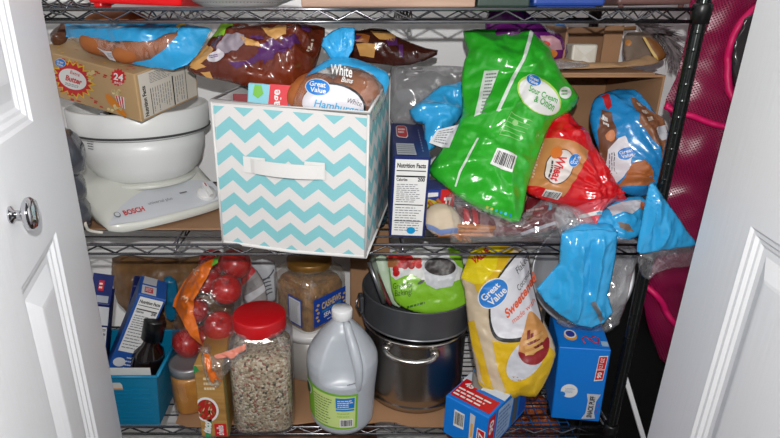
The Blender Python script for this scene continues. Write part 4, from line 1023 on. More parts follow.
# loaf tail on shelf + blue white packet between
bg = Bag([(600,212),(618,200),(640,196),(648,205),(646,228),(636,238),(620,240),(605,232),(592,232),(585,224)], (620,220), .875, tilt=40, T=.018, R=.03, g=.0036, crumple=.005, freq=34, seed=31)
t, b = bagthing('bread_bag', 'crumpled blue and white bag end squeezed under the loaf at the shelf edge', 'bread bag', bg, SKY)
def f(p): p.poly([(606,208),(622,202),(640,200),(642,206),(632,214),(622,212),(612,216)], ink((205,205,212)), 1); p.poly([(640,202),(644,203),(644,210),(640,210)], ink((200,110,60)), 2)
add_print(t, b, bg, 'white_print', f)
def f(p): p.poly([(618,222),(628,224),(634,232),(628,232),(620,228)], ink((130,110,95)), 1)
add_print(t, b, bg, 'brown_print', f); t.done()

# ---- blue bag hanging over the middle shelf edge
bg = Bag([(561,233),(578,230),(600,229),(618,232),(616,256),(612,278),(608,295),(613,312),(604,323),(592,328),(576,325),(560,315),(545,302),(536,289),(548,276),(559,263),(560,250)],
    (582,282), .826, tilt=2, yaw=-3, T=.007, R=.035, g=.0032, crumple=.005, freq=24, seed=41, smooth=1, aniso=(1.6,.4),
    folds=[([(578,236),(580,270),(575,320)], .010, .008), ([(600,236),(596,270),(592,300),(605,318)], .009, .009), ([(590,240),(588,290)], .008, -.006)])
t, b = bagthing('bread_bag', 'empty sky blue bread bag end hanging over the front edge of the middle shelf', 'bread bag', bg, SKY, 'hanging_end')
def f(p): p.poly([(590,303),(595,300),(603,318),(601,324),(597,314)], ink((120,125,130)), 1)
add_print(t, b, bg, 'torn_gap', f)
b2 = Bag([(562,238),(566,228),(590,222),(612,225),(617,238),(600,241),(578,241)], (590,233), .850, tilt=60, T=.012, R=.02, g=.004, crumple=.004, freq=34, seed=43); t.add('shelf_flap', b2.mesh(SKY)); t.done()

# ---- light blue bag and clear bag behind the crackers / green bag
bg = Bag([(409,110),(425,98),(440,86),(452,84),(465,82),(466,100),(462,116),(450,130),(440,142),(428,152),(424,140),(424,124),(416,122)], (440,110), 1.0, tilt=32, T=.020, R=.04, g=.0038, crumple=.006, freq=26, seed=51)
single('bread_bag', bg.mesh(SKY), 'light blue plastic bag bulging behind the navy cracker box and the green chip bag', 'bread bag')
bg = Bag([(391,68),(420,66),(455,66),(470,70),(466,90),(440,112),(424,125),(400,124),(390,118)], (425,96), 1.09, tilt=28, T=.030, R=.05, g=.0042, crumple=.006, freq=22, seed=53)
t, b = bagthing('clear_bag', 'crumpled grey translucent bag on the shelf right of the fabric bin', 'clear bag', bg, film('grey_bag_film', (150,150,153), .5, .10, .2)); t.done()

# ---- pile at shelf edge: clear bags, maroon pouch, sandwich bags box, pretzels
t, F, b = carton('sandwich_bag_box', 'small red, blue and yellow box of bags marked 77 beneath the green chip bag', 'box', (.144, .915, MID+.001), (0, .0, .10), (.050, .06, .078), mat('bag_box_blue', (30,60,140), .4))
p = Print(F['front']); p.poly([(.45,.0),(1,.0),(1,1.0),(.5,1)], ink((206,34,36)), 1); p.text('77', (.62,.5), (.9,.5), (.62,.8), WHITE, 2, .04); p.text('BAGS', (.62,.3), (.92,.3), (.62,.42), WHITE, 2, .02)
p.poly([(.0,.4),(.42,.3),(.44,.7),(.0,.8)], ink((200,180,50)), 1); p.poly([(0,.82),(.4,.84),(.4,.93),(0,.93)], WHITE, 1); t.add('front_print', p.mb, b); t.done()
# white paper plates / cloth in clear bag
bg = Bag([(424,212),(436,203),(452,206),(462,222),(458,234),(440,236),(427,229)], (442,222), .885, tilt=35, T=.016, R=.025, g=.004, crumple=.002, freq=30, seed=61)
t, b = bagthing('napkin_pack', 'cream napkins with a blue edge at the shelf front, right of the cracker box', 'napkins', bg, mat('napkin_cream', (206,190,168), .7), 'napkins')
def f(p): p.poly([(426,224),(440,230),(458,228),(458,233),(440,235.5),(428,229)], ink((120,140,185)), 1)
add_print(t, b, bg, 'blue_edge', f); t.done()
M_pret = mat('pretzel_stick', (188,120,62), .55, bump=(80, .3, .002))
prz = None; R2 = random.Random(7)
for k in range(9):
    cpx = (476+R2.uniform(-14,16), 238-1.8*k*.9-(0 if k < 5 else 6)); 
    p0 = onZ(*cpx, MZ+.004+.0055*(k//3)); p0.y = .872+.008*(k % 3)
    m = MB(); m.tube([(-.048,0,0), (-.016,.0006,.0003), (.016,0,0), (.048,0,0)], .0036, M_pret, seg=8)
    if prz is None:
        prz = single('pretzel_stick', m, 'brown pretzel stick in the clear bag at the front of the middle shelf', 'pretzel', 'pretzel sticks in the clear bag'); prz.location = (p0.x-.01, p0.y, MZ+.004); base = prz
    else: dup(base, (p0.x-.01+.01*R2.uniform(-1,1), p0.y, MZ+.004+.0075*(k//3)), (0, R2.uniform(-.03,.03), R2.uniform(-.2,.2)))
for k in range(3): dup(base, (.165+.012*k, .888+.006*k, MZ+.022), (0, .6+.1*k, -.5))
bg = Bag([(455,205),(475,208),(500,218),(520,224),(524,212),(528,196),(545,200),(565,206),(566,224),(545,232),(510,236),(480,236),(462,228)], (505,222), .890, tilt=35, T=.012, R=.03, g=.0036, crumple=.003, freq=26, seed=63)
t, b = bagthing('snack_pouch', 'flat maroon pouch with bright red stripes lying under the green chip bag', 'pouch', bg, bagmat('maroon_pouch', (98,26,34), .25))
def f(p): 
    for x in (463,471): p.poly([(x,208),(x+5,210),(x+7,234),(x+1,234)], ink((170,25,35)), 1)
add_print(t, b, bg, 'red_stripes', f)
def f(p): p.rows([(526,213),(550,209),(550,206),(526,210)], 1, ink((190,150,150)), 1, .7, 3); p.poly([(520,233),(556,221),(558,223.5),(522,236)], ink((190,190,200)), 1); p.poly([(549,197),(552,197),(551,210),(548,210)], ink((90,170,200)), 1)
add_print(t, b, bg, 'printed_text', f); t.done()
bg = Bag([(446,196),(462,192),(490,204),(520,216),(545,196),(570,204),(588,222),(600,232),(592,242),(560,243),(520,242),(480,243),(450,243),(452,225)], (520,226), .872, tilt=32, T=.018, R=.03, g=.0036, crumple=.0045, freq=24, seed=65)
t, b = bagthing('clear_bag', 'long crinkled clear bag holding the pretzels and maroon pouch at the shelf edge', 'clear bag', bg, M_clear); t.done()
bg = Bag([(556,206),(575,206),(592,216),(606,232),(628,236),(640,244),(610,243),(590,243),(565,241),(556,226)], (590,228), .868, tilt=25, T=.018, R=.025, g=.0036, crumple=.006, freq=30, seed=67)
t, b = bagthing('clear_bag', 'loose grey clear bag under the red bread bag tail', 'clear bag', bg, M_cloud); t.done()

# ---- open carton on its side with things on top
M_flap = M_card
t = Thing('cardboard_carton', 'plain brown cardboard carton lying open to the front behind the bread bags', 'carton')
cx0, cx1, cy0, cy1, cz0, cz1 = .345, .565, .985, 1.20, MID, 1.396
m = MB(); th = .004
m.box((cx0,cy0,cz1-th),(cx1,cy1,cz1), M_card); m.box((cx0,cy0,cz0),(cx1,cy1,cz0+th), M_card); m.box((cx0,cy0,cz0+th),(cx0+th,cy1,cz1-th), M_card); m.box((cx1-th,cy0,cz0+th),(cx1,cy1,cz1-th), M_card); m.box((cx0+th,cy1-th,cz0+th),(cx1-th,cy1,cz1-th), M_card)
t.add('carton_body', m); m = MB()
m.box((cx0+.01,cy0-.001,cz1+.0005),(cx1-.02,cy0+.14,cz1+.004), M_card, None); t.add('folded_flap', m); t.done()
# small box with flaps and white wrapped packet
t = Thing('open_box', 'small open cardboard box with raised side flaps on top of the brown carton', 'box')
ax0, ax1 = .395, .512; az = cz1+.0045; m = MB()
m.box((ax0,1.07,az),(ax1,1.13,az+.003), M_card); m.box((ax0,1.127,az),(ax1,1.13,az+.072), M_cardin); b = t.add('box_body', m)
m = MB(); m.box((ax0-.003,1.02,az),(ax0,1.13,az+.075), M_card, Matrix.Rotation(0,4,'Z')); t.add('flap', m, b); m = MB(); m.box((ax1-.030,1.066,az),(ax1+.004,1.07,az+.076), M_card); t.add('flap', m, b); t.done()
M_wax = mat('white_wax_paper', (226,220,206), .45, bump=(60, .3, .004))
m = MB(); m.box((.412,1.03,az+.0035),(.458,1.066,az+.045), M_wax, None, bev=.004)
Fp = Plane((.412,1.0298,az+.004), (1,0,0), (0,0,1), .046, .041, True, V((0,-1,0)))
t = Thing('wrapped_packet', 'white waxed paper packet with folded end standing in the small open box', 'packet'); b = t.add('paper_wrap', m); p = Print(Fp)
for q_ in ([(.08,.06),(.92,.08),(.5,.5)], [(.08,.94),(.92,.92),(.5,.52)]): p.poly(q_, ink((236,232,222)), 1)
t.add('folded_end', p.mb, b); t.done()
m = MB(); m.lathe([(.0001,0),(.018,0),(.020,.003),(.020,.055),(.018,.060),(.0001,.060)], (.407+.0, 1.10, az+.0035), M_wax, seg=24, fn=lambda p_,a,z_: p_*1.0+V((0,0,.0)))
single('wrapped_roll', m, 'white wrapped roll behind the waxed packet in the small open box', 'roll')
bg = Bag([(545,61),(566,60),(590,64),(622,62),(640,58),(648,56),(660,62),(640,66),(600,68),(570,69),(548,66)], (600,63), 1.02, tilt=72, T=.008, R=.02, g=.005, crumple=.003, freq=30, seed=70)
single('paper_bag', bg.mesh(mat('tan_paper', (186,150,112), .7)), 'flattened tan paper bag lying on the front of the brown carton', 'paper bag')
bg = Bag([(540,58),(556,60),(580,62),(590,66),(560,69),(546,66)], (565,63), 1.0, tilt=60, T=.006, R=.02, g=.004, crumple=.004, freq=30, seed=71)
single('clear_bag', bg.mesh(M_cloud), 'small crumpled clear bag on the carton top beside the purple pouch', 'clear bag')
bg = Bag([(624,36),(634,32),(650,33),(656,45),(660,59),(640,61),(625,62)], (642,48), 1.10, tilt=15, T=.010, R=.02, g=.004, crumple=.002, freq=30, seed=72)
t, b = bagthing('paper_pouch', 'grey brown paper pouch with an orange sun mark on the carton', 'pouch', bg, mat('grey_tan_paper', (136,118,104), .7), 'pouch')
add_print(t, b, bg, 'sun_mark', lambda p: p.ell((628,43), 3.2, 3, ink((196,130,50)), 1)); t.done()
bg = Bag([(642,37),(652,38),(660,44),(666,54),(664,59),(655,61),(650,50)], (655,50), 1.06, tilt=20, T=.006, R=.02, g=.004, crumple=.001, freq=30, seed=73)
t, b = bagthing('envelope', 'brown envelope with a yellow edge at the right end of the carton', 'envelope', bg, mat('brown_envelope', (136,88,44), .5), 'envelope')
add_print(t, b, bg, 'yellow_edge', lambda p: p.poly([(642,37),(644,37),(658,60),(655.5,60.5)], ink((206,170,60)), 1)); t.done()
# feather duster
M_fea = mat('grey_feathers', (136,126,128), .9); t = Thing('feather_duster', 'soft grey feather duster drooping over the right end of the carton', 'feather duster')
m = MB(); R3 = random.Random(3)
spine = [onY(636,28,1.16), onY(650,29,1.15), onY(664,36,1.13), onY(673,50,1.12), onY(677,68,1.11), onY(674,88,1.11)]
spc = catmull(spine, 5)[:-9]
for k in range(420):
    i = R3.randrange(1, len(spc)-3); p0 = spc[i]; tdir = (spc[i+2]-spc[i-1]).normalized(); sd = V((R3.gauss(0,1), R3.gauss(0,1), R3.gauss(0,1))).normalized()
    L_ = R3.uniform(.02,.042); e_ = p0+(tdir*1.1+sd*.75).normalized()*L_; w_ = tdir.cross(sd).normalized()*.0014
    md = p0.lerp(e_, .5)+sd*.004
    m.add([p0-w_, md-w_*1.3, e_, md+w_*1.3, p0+w_], [[0,1,2,3,4]], M_fea)
t.add('feathers', m, kind='stuff'); m = MB(); m.tube([onY(600,30,1.19), onY(636,28,1.165)], .004, mat('wood_handle', (150,110,70), .5)); t.add('handle', m); t.done()
# purple pouch
bg = Bag([(485,30),(488,12),(500,8),(524,10),(540,24),(556,32),(563,38),(568,52),(560,61),(545,62),(530,60),(490,45)], (530,40), 1.04, tilt=20, T=.03, R=.04, g=.0042, crumple=.005, freq=26, seed=75)
t, b = bagthing('snack_pouch', 'purple snack pouch with orange print behind the top of the green bag', 'pouch', bg, bagmat('purple_pouch', (98,28,104), .25))
def f(p):
    p.poly([(540,36),(552,36),(560,42),(562,50),(548,52),(541,46)], ink((196,150,160)), 1); p.ell((552,54), 5, 4, ink((214,130,60)), 2); p.ell((546,44), 4, 2.5, ink((206,60,50)), 2, 20)
add_print(t, b, bg, 'picture', f); t.done()
bg = Bag([(553,26),(565,24),(567,46),(556,46)], (560,35), 1.10, tilt=5, T=.01, R=.02, g=.004, crumple=.002, seed=76)
single('small_packet', bg.mesh(mat('blue_packet', (40,110,170), .3, coat=.4)), 'small blue packet upright beside the small open box', 'packet')

# ---- hot dog buns in blue bag on the popcorn box
O_ = []
for (x0_, y0_, x1_, y1_, r_y, Yb, ti, lab) in ((80,39,124,49,.020,.965,10,'smaller golden bun at the left end of the blue bag'), (112,55,186,38,.022,.945,-14,'long golden bun showing in the clear window of the blue bag'), (84,24,150,22,.020,1.02,0,'bun farther back in the blue bag behind the top rail')):
    A = onY(x0_, y0_, Yb); B = onY(x1_, y1_, Yb); c_ = (A+B)/2; L_ = (B-A).length/2; d_ = (B-A).normalized(); q_ = d_.to_track_quat('X', 'Z').to_matrix().to_4x4()
    m = MB(); N1 = 28; pr_ = [(max(.0001, r_y*max(0, 1-abs(2*k/N1-1)**3.2)**.5), -L_+2*L_*k/N1) for k in range(N1+1)]
    Mm = Matrix.Translation(c_) @ q_ @ Matrix.Rotation(math.pi/2, 4, 'Y'); m.lathe(pr_, (0,0,0), M_bun, M=Mm, seg=28)
    O_.append(single('hot_dog_bun', m, lab, 'bun', 'buns in the blue bag'))
bg = Bag([(65,27),(74,23),(110,22),(160,22),(200,27),(212,30),(206,40),(198,54),(186,64),(170,70),(150,69),(132,65),(112,61),(90,50),(72,40)], (138,47), .955, tilt=30, yaw=-6, T=.040, R=.05, g=.004, crumple=.004, freq=24, seed=80, back=.4)
t, b = bagthing('bun_bag', 'clear and blue bag of hot dog buns lying on top of the popcorn box', 'bread bag', bg, M_clear, 'clear_film')
def f(p): p.poly([(66,27),(74,23),(110,23),(160,23),(186,25),(176,33),(160,38),(140,42),(115,42),(95,38),(78,38),(66,37)], SKY, 1)
add_print(t, b, bg, 'blue_band', f)
def f(p): p.poly([(186,24),(200,27),(212,30),(206,40),(196,52),(184,61),(170,67),(150,67),(130,63),(150,59),(166,49),(178,36)], SKY, 1)
add_print(t, b, bg, 'blue_gathered_end', f)
def f(p): p.poly([(96,47),(104,51),(116,52),(115,61),(110,60),(104,53)], ink((220,220,226)), 1); p.rows([(107,53),(114,54),(113,59),(109,57)], 3, GREY, 2, .4, 2)
add_print(t, b, bg, 'white_corner', f)
add_print(t, b, bg, 'yellow_tie', lambda p: p.poly([(177,27),(186,25),(187,26.5),(178,28.5)], ink((214,190,60)), 2)); t.done()
bg = Bag([(52,52),(60,42),(80,42),(98,52),(92,60),(70,60),(56,58)], (76,52), 1.04, tilt=60, T=.010, R=.02, g=.005, crumple=.004, freq=30, seed=83)
single('clear_bag', bg.mesh(M_cloud), 'crumpled clear bag at the left end of the popcorn box top', 'clear bag')

# ---- brown chip bag over the bin
BRN = bagmat('brown_chip_bag', (84,34,20), .24, var=(4, (122,52,26), .4, .65))
bg = Bag([(187,70),(200,55),(212,42),(222,28),(245,25),(275,27),(305,26),(325,28),(322,45),(318,60),(312,74),(302,84),(297,95),(292,92),(270,92),(248,87),(225,81),(205,77)], (262,62), .945, tilt=38, yaw=-4, T=.045, R=.06, g=.0038, crumple=.007, freq=24, seed=90,
    folds=[([(215,60),(250,72),(290,90)], .014, -.007), ([(300,40),(296,70),(294,90)], .012, .008)])
t, b = bagthing('chip_bag', 'big brown and purple tortilla chip bag slumped over the left of the fabric bin', 'chip bag', bg, BRN, 'bag_body')
PUR = ink((84,44,96), .25); TAN = ink((206,158,96), .3)
def f(p):
    for q_ in ([(258,48),(272,38),(288,44),(286,52),(270,56),(260,55)], [(228,62),(244,58),(262,50),(268,57),(250,64),(236,68)], [(282,42),(295,34),(300,40),(290,50)], [(252,35),(262,36),(264,40),(250,38)], [(318,20),(325,28),(312,30)][:0] or [(300,27),(312,27),(310,33),(302,32)], [(282,56),(295,50),(300,56),(288,62)][:0] or [(262,52),(275,50),(274,58),(262,60)]): p.poly(q_, PUR, 1)
add_print(t, b, bg, 'purple_diamonds', f)
def f(p):
    for q_ in ([(190,67),(196,56),(206,47),(214,50),(210,58),(198,66)], [(190,68),(200,64),(206,66),(196,70)], [(200,72),(210,72),(212,77),(206,77)], [(262,30),(288,28),(286,34),(275,42),(268,36)], [(240,36),(258,42),(262,48),(246,46)]): p.poly(q_, TAN, 1)
add_print(t, b, bg, 'tortilla_chip_pictures', f)
def f(p): p.poly([(216,48),(226,34),(244,35),(246,42),(236,50),(222,54)], ink((150,140,150)), 1); p.ell((216,57), 9, 5, ink((215,210,215)), 2, -18); p.rows([(210,60),(222,57),(221,54),(209,56)], 2, ink((110,80,130)), 3, .5, 3)
add_print(t, b, bg, 'grey_label', f)
def f(p): p.poly([(208,42),(218,30),(230,24.5),(234,27),(224,36),(212,42)], ink((140,190,60)), 1)
add_print(t, b, bg, 'green_leaf_mark', f)
def f(p): p.rows([(306,52),(309,53),(315,40),(312,39)], 5, ink((220,205,190)), 1, .6, 3, False)
add_print(t, b, bg, 'weight_text', f); t.done()
# right chip bag
bg = Bag([(330,34),(352,30),(372,27),(386,29),(396,36),(412,43),(426,48),(438,50),(437,55),(424,61),(410,65),(395,66),(380,64),(360,62),(340,60)], (385,48), 1.05, tilt=25, T=.022, R=.05, g=.0038, crumple=.005, freq=24, seed=93, smooth=1)
t, b = bagthing('chip_bag', 'dark brown and purple chip bag pointing right from the back of the bin', 'chip bag', bg, bagmat('dark_brown_chip_bag', (62,28,20), .22), 'bag_body')
def f(p):
    for q_ in ([(370,31),(384,32),(396,36),(394,42),(380,40)], [(356,44),(376,44),(374,58),(360,56)]): p.poly(q_, TAN, 1)
    p.poly([(356,34),(370,36),(368,44),(356,42)], ink((150,90,40)), 1)
add_print(t, b, bg, 'tortilla_chip_pictures', f)
def f(p): p.poly([(386,40),(396,38),(398,46),(388,46)], PUR, 1); p.poly([(398,45),(403,45),(403,58),(399,56)], PUR, 1); p.poly([(354,35),(362,36),(356,42)], PUR, 2)
add_print(t, b, bg, 'purple_diamonds', f); t.done()
# freezer bag box in the bin
t, F, b = carton('storage_bag_box', 'teal and red box of gallon storage bags inside the fabric bin', 'box', (-.170, .872, 1.262), (-.25, .05, -.12), (.112, .045, .135), mat('teal_bag_box', (140,206,222), .4))
p = Print(F['front']); p.poly([(.28,0),(1,0),(1,1),(.33,1)], ink((212,34,52)), 1); p.text('storage', (.50,.5), (.48,.94), (.38,.5), WHITE, 2, .02); p.text('gallon', (.70,.52), (.68,.90), (.58,.52), WHITE, 2, .0)
p.poly([(.08,.86),(.16,.82),(.24,.88),(.2,.98),(.1,.98)], ink((120,190,70)), 1); p.poly([(.8,.8),(.95,.8),(.95,.88),(.8,.88)], ink((160,190,70)), 2); t.add('front_print', p.mb, b)
p = Print(F['top']); p.poly([(.3,0),(1,0),(1,1),(.3,1)], ink((212,34,52)), 1); t.add('top_print', p.mb, b); t.done()
m = MB(); m.box((0,0,0), (.05,.03,.10), mat('dark_red_box', (120,20,32), .4), boxM((-.19,.895,1.275), (-.2,0,-.1)), bev=.001); single('small_box', m, 'dark red box edge at the left inside the fabric bin', 'box')
# hamburger buns in the bin
for (x, y, Yb, rx, rz, lab) in ((314,97,.905,.046,.034,'left hamburger bun behind the printed label in the bin'), (354,93,.915,.043,.034,'right hamburger bun beside the white label in the bin')):
    c_ = onY(x, y, Yb); m = MB(); N1 = 20
    m.lathe([(max(.0001, rx*math.sin(math.pi*k/N1)**.8), -rz*math.cos(math.pi*k/N1)) for k in range(N1+1)], c_, M_bun, seg=40, M=Matrix.Rotation(.45, 4, 'X'))
    single('hamburger_bun', m, lab, 'bun', 'hamburger buns in the bin bag')
bg = Bag([(293,112),(294,98),(300,84),(310,72),(322,63),(334,58),(350,58),(364,62),(378,68),(388,74),(390,84),(386,98),(380,112),(370,124),(340,126),(305,124)], (340,92), .868, tilt=22, T=.036, R=.04, g=.0036, crumple=.0035, freq=24, seed=97, back=2, calm=[(330,100,.05)])
t, b = bagthing('bun_bag', 'bag of white hamburger buns with a blue neck standing in the fabric bin', 'bread bag', bg, M_clear, 'clear_film')
def f(p): p.poly([(304,78),(312,70),(322,63),(334,58),(350,58),(364,62),(378,68),(388,74),(389,84),(385,96),(383,86),(372,74),(360,69),(346,66),(330,67),(316,73)], SKY, 1)
nb = add_print(t, b, bg, 'blue_shoulder', f)
def f(p): p.ell((334,105), 32, 22, BLACK, 1, 10); p.ell((333,106), 31, 20.8, ink((226,224,230)), 2, 10)
lb = add_print(t, b, bg, 'white_label', f)
def f(p): p.text('White', (346,103), (361,107), (348,98), DK, 4, .0); p.text('Hamburger', (314,107), (362,116), (316,100), ink((70,170,215)), 4, .01)
add_print(t, b, bg, 'name_print', f)
add_print(t, b, bg, 'brand_logo', lambda p: p.gv((318,88), 24, 8, 4, 16))
def f(p): p.text('White', (330,74), (352,78), (331,65), WHITE, 3, .02); p.text('Buns', (341,82), (352,84), (343,77), WHITE, 3, .01)
add_print(t, b, bg, 'top_print', f)
nk = Bag([(333,62),(328,55),(321,46),(323,38),(332,31),(342,27),(355,28),(355,40),(353,50),(347,60)], (340,46), .893, tilt=10, T=.005, R=.02, g=.003, crumple=.004, freq=36, seed=98, smooth=1, aniso=(1.5,.4), flute=((341,63), 14, .012)); t.add('gathered_neck', nk.mesh(SKY))
t.done()
bg = Bag([(288,100),(296,92),(298,112),(290,114)], (293,104), .885, tilt=20, T=.006, R=.01, g=.003, crumple=.002, seed=99); single('bread_bag', bg.mesh(SKY), 'strip of blue plastic between the gallon bag box and the hamburger buns', 'bread bag')

# ================================================================== lower shelf soft things
# apples
M_app_ = mat('apple_skin', (176,20,26), .3, coat=.2, var=(9, (206,70,40), .5, .78, (1,1,.35)))
apl = None
spots = [(226.5,289,15.5,.962,(.3,.2,0)), (220,326,16,.945,(.5,-.3,1)), (187,343,15,.945,(.9,.4,2)), (236,263,16,1.045,(.2,.6,.5)), (194,309,15,.985,(.4,-.5,3)), (207,280,15,1.02,(.1,.1,2)), (213,262,14,1.075,(.6,.2,1)), (204,337,13,1.0,(.3,.2,4))]
labs = ['red apple in the middle of the bag with a bright streak', 'red apple lowest at the right of the bag, above the taco box', 'red apple at the lower left resting over the amber jar', 'orange red apple at the top right under the shelf rail', 'red apple behind the orange band at the left', 'red apple half covered by the orange band near the top', 'red apple farthest back at the top of the bag', 'dark red apple hidden behind the knot of the bag']
for (x, y, rp, Y, rot), lab in zip(spots, labs):
    c_ = onY(x, y, Y); zc = (c_-CAM).dot(FW); r = rp*zc/FOC
    if apl is None:
        t = Thing('apple', lab, 'apple', 'apples in the clear bag'); pr_ = []
        for k in range(25):
            a = math.pi*k/24; rr = math.sin(a)*(1+.06*math.cos(a)); z = -math.cos(a)*.9
            if k > 18: z -= .30*max(0, (k-18)/6)**2
            if k < 4: z += .12*((4-k)/4)**2
            pr_.append((max(.0001, rr), z))
        m = MB(); m.lathe(pr_, (0,0,0), M_app_, seg=40); bb_ = t.add('flesh', m)
        m = MB(); m.tube([(0,0,.6), (.02,0,.75), (.08,0,.9)], .035, mat('apple_stem', (80,56,34), .7), seg=8); t.add('stem', m)
        apl = t.done()
        off = apl.location.copy()
        # re-centre so the object's origin is at the apple's middle height
        apl.scale = (r,)*3; base0 = c_; apl.rotation_euler = rot; apl.location = c_+Euler(rot, 'XYZ').to_matrix() @ (off*r)
    else:
        dup(apl, c_+Euler(rot, 'XYZ').to_matrix() @ (off*r), rot, lab, r)
bg = Bag([(178,300),(184,285),(194,270),(206,257),(222,252),(246,253),(248,270),(246,290),(243,310),(246,330),(240,345),(226,350),(207,352),(194,358),(180,357),(172,345),(173,325)], (212,312), .945, tilt=24, T=.052, R=.05, g=.0038, crumple=.006, freq=26, seed=101, back=2.2)
t, b = bagthing('apple_bag', 'clear bag of red apples with an orange printed band above the amber jar', 'apple bag', bg, film('produce_film', (235,225,225), .02, .05, .08), 'clear_film')
ORG = mat('orange_bag_print', (226,118,40), .3, coat=.4)
def f(p): p.poly([(206,262),(216,257),(213,266),(207,278),(200,290),(194,300),(193,312),(198,326),(206,348),(196,340),(183,322),(173,306),(175,298),(184,282),(194,269)], ORG, 1)
ob = add_print(t, b, bg, 'orange_band', f)
def f(p): p.text('3', (186,303), (190,298), (181,299), ink((250,200,160)), 2, .01); p.text('A', (196,276), (200,270), (191,272), ink((246,200,170)), 2, .01)
add_print(t, b, bg, 'band_text', f)
def f(p): p.poly([(214,258),(220,256),(218,263),(212,266)], ink((110,180,70)), 2)
add_print(t, b, bg, 'green_leaf_mark', f)
tl = Bag([(206,349),(212,356),(222,352),(238,345),(246,342),(248,352),(236,362),(228,372),(222,380),(218,388),(208,384),(203,368),(201,356)], (222,364), .822, tilt=3, T=.008, R=.02, g=.003, crumple=.004, freq=40, seed=103, flute=((206,351), 20, .008))
t.add('gathered_tail', tl.mesh(M_clear), None)
p = Print(tl); p.poly([(204,352),(209,354),(213,366),(222,381),(215,378),(214,384),(209,376),(205,364)], ORG, 1); p.poly([(214,355),(230,350),(246,343),(246,349),(232,358),(216,358)], ink((222,140,120)), 1); t.add('tail_print', p.mb, t.parts[-1][0])
m = MB(); m.tube([onY(205,349,.87), onY(205,350,.845), onY(206,352,.826)], [.012,.006,.008], M_clear, seg=12); t.add('knot', m); t.done()
# patterned pack and striped pouch behind
bg = Bag([(250,262),(275,262),(276,300),(258,302),(252,285)], (264,280), 1.14, tilt=8, T=.012, R=.02, g=.004, crumple=.001, freq=30, seed=105)
t, b = bagthing('napkin_pack', 'white pack with black swirl pattern behind the red lid', 'napkins', bg, mat('white_pack', (212,214,220), .5))
def f(p):
    for cc_, rs in (((274,300), (26,22,18,14,10)), ((252,262), (24,)),):
        for r0 in rs:
            pts = []
            for k in range(10): a = math.radians(185+ k*8.5) if cc_[0] == 274 else math.radians(20+k*6); pts.append((cc_[0]+r0*math.cos(a), cc_[1]+r0*math.sin(a)*.9))
            for k in range(9, -1, -1): a = math.radians(185+ k*8.5) if cc_[0] == 274 else math.radians(20+k*6); pts.append((cc_[0]+(r0-1.3)*math.cos(a), cc_[1]+(r0-1.3)*math.sin(a)*.9))
            p.poly(pts, ink((90,94,100)), 1)
add_print(t, b, bg, 'swirl_pattern', f); t.done()
bg = Bag([(242,270),(252,266),(262,278),(266,290),(266,304),(246,306),(242,290)], (254,288), 1.06, tilt=12, T=.010, R=.02, g=.0036, crumple=.002, freq=30, seed=106)
t, b = bagthing('snack_pouch', 'silver grey pouch with a red corner between the apples and the red lid', 'pouch', bg, mat('silver_pouch', (150,146,146), .3, coat=.3))
def f(p): p.poly([(242,270),(252,266),(256,271),(242,286)], ink((180,30,40)), 1); p.poly([(244,296),(264,284),(266,290),(248,303)], ink((206,206,210)), 1); p.rows([(246,284),(258,276),(262,282),(250,290)], 4, DK, 1, .3, 3)
add_print(t, b, bg, 'red_corner', f); t.done()
# brown clear bag behind the basket
bg = Bag([(112,258),(140,256),(180,258),(232,256),(235,300),(225,330),(180,330),(150,330),(118,300)], (170,290), 1.12, tilt=8, T=.05, R=.06, g=.005, crumple=.006, freq=18, seed=107)
t, b = bagthing('dry_goods_bag', 'large tan bag of dry goods behind the teal basket', 'food bag', bg, mat('tan_dry_goods', (146,112,76), .4, coat=.4, var=(20, (110,82,56), .35, .65))); t.done()
bg = Bag([(164,277),(176,280),(178,300),(176,320),(166,318),(164,300)], (170,300), 1.03, tilt=6, T=.012, R=.02, g=.004, crumple=.003, seed=108)
single('snack_packet', bg.mesh(mat('teal_packet', (24,112,150), .3, coat=.4)), 'teal blue packet standing between the leaning blue carton and the apples', 'packet')
# tan cardboard box behind the cashews/pot
m = MB(); m.box((.01,1.13,BZ),(.10,1.19,1.06), M_card, bev=.002, seg=1); single('cardboard_box', m, 'tall plain cardboard box standing behind the vinegar jug and the pot', 'box')
m = MB(); m.lathe([(.0001,0),(.045,0),(.048,.01),(.05,.035),(.0001,.036)], (.043,1.125,1.062), mat('dark_teal_tub', (20,86,110), .35), seg=36); single('plastic_tub', m, 'dark teal tub on the cardboard box under the fabric bin', 'tub')
# ---- packets in the springform pan
bg = Bag([(389,256),(400,250),(430,247),(458,249),(463,262),(467,290),(466,306),(450,314),(424,314),(404,308),(394,300),(390,280)], (430,280), .985, tilt=22, yaw=-6, T=.012, R=.03, g=.0036, crumple=.0025, freq=22, seed=111)
t, b = bagthing('fruit_pouch', 'green pouch with cherries and a coffee cup standing in the dark pan', 'pouch', bg, mat('lime_pouch', (142,200,60), .28, coat=.3))
def f(p): p.poly([(389,256),(400,250),(430,247),(448,248),(450,262),(462,268),(463,278),(452,282),(440,284),(426,282),(412,274),(404,276),(396,280),(391,276)], ink((226,228,226)), 1)
w_ = add_print(t, b, bg, 'white_photo_area', f)
def f(p):
    RR = random.Random(2); p.poly([(387,259),(398,256),(421,258),(420,266),(402,268),(388,267)], ink((170,110,70)), 2)
    for k in range(17): p.ell((389+RR.random()*31, 255+RR.random()*11), 3.4, 3.2, [ink((196,26,30)), ink((160,16,22)), ink((214,50,40))][k % 3], 3, 0, 12)
    for k in range(4): p.ell((393+RR.random()*4, 268+RR.random()*6), 3.2, 3.2, ink((196,26,30)), 3, 0, 12)
add_print(t, b, bg, 'cherries_picture', f)
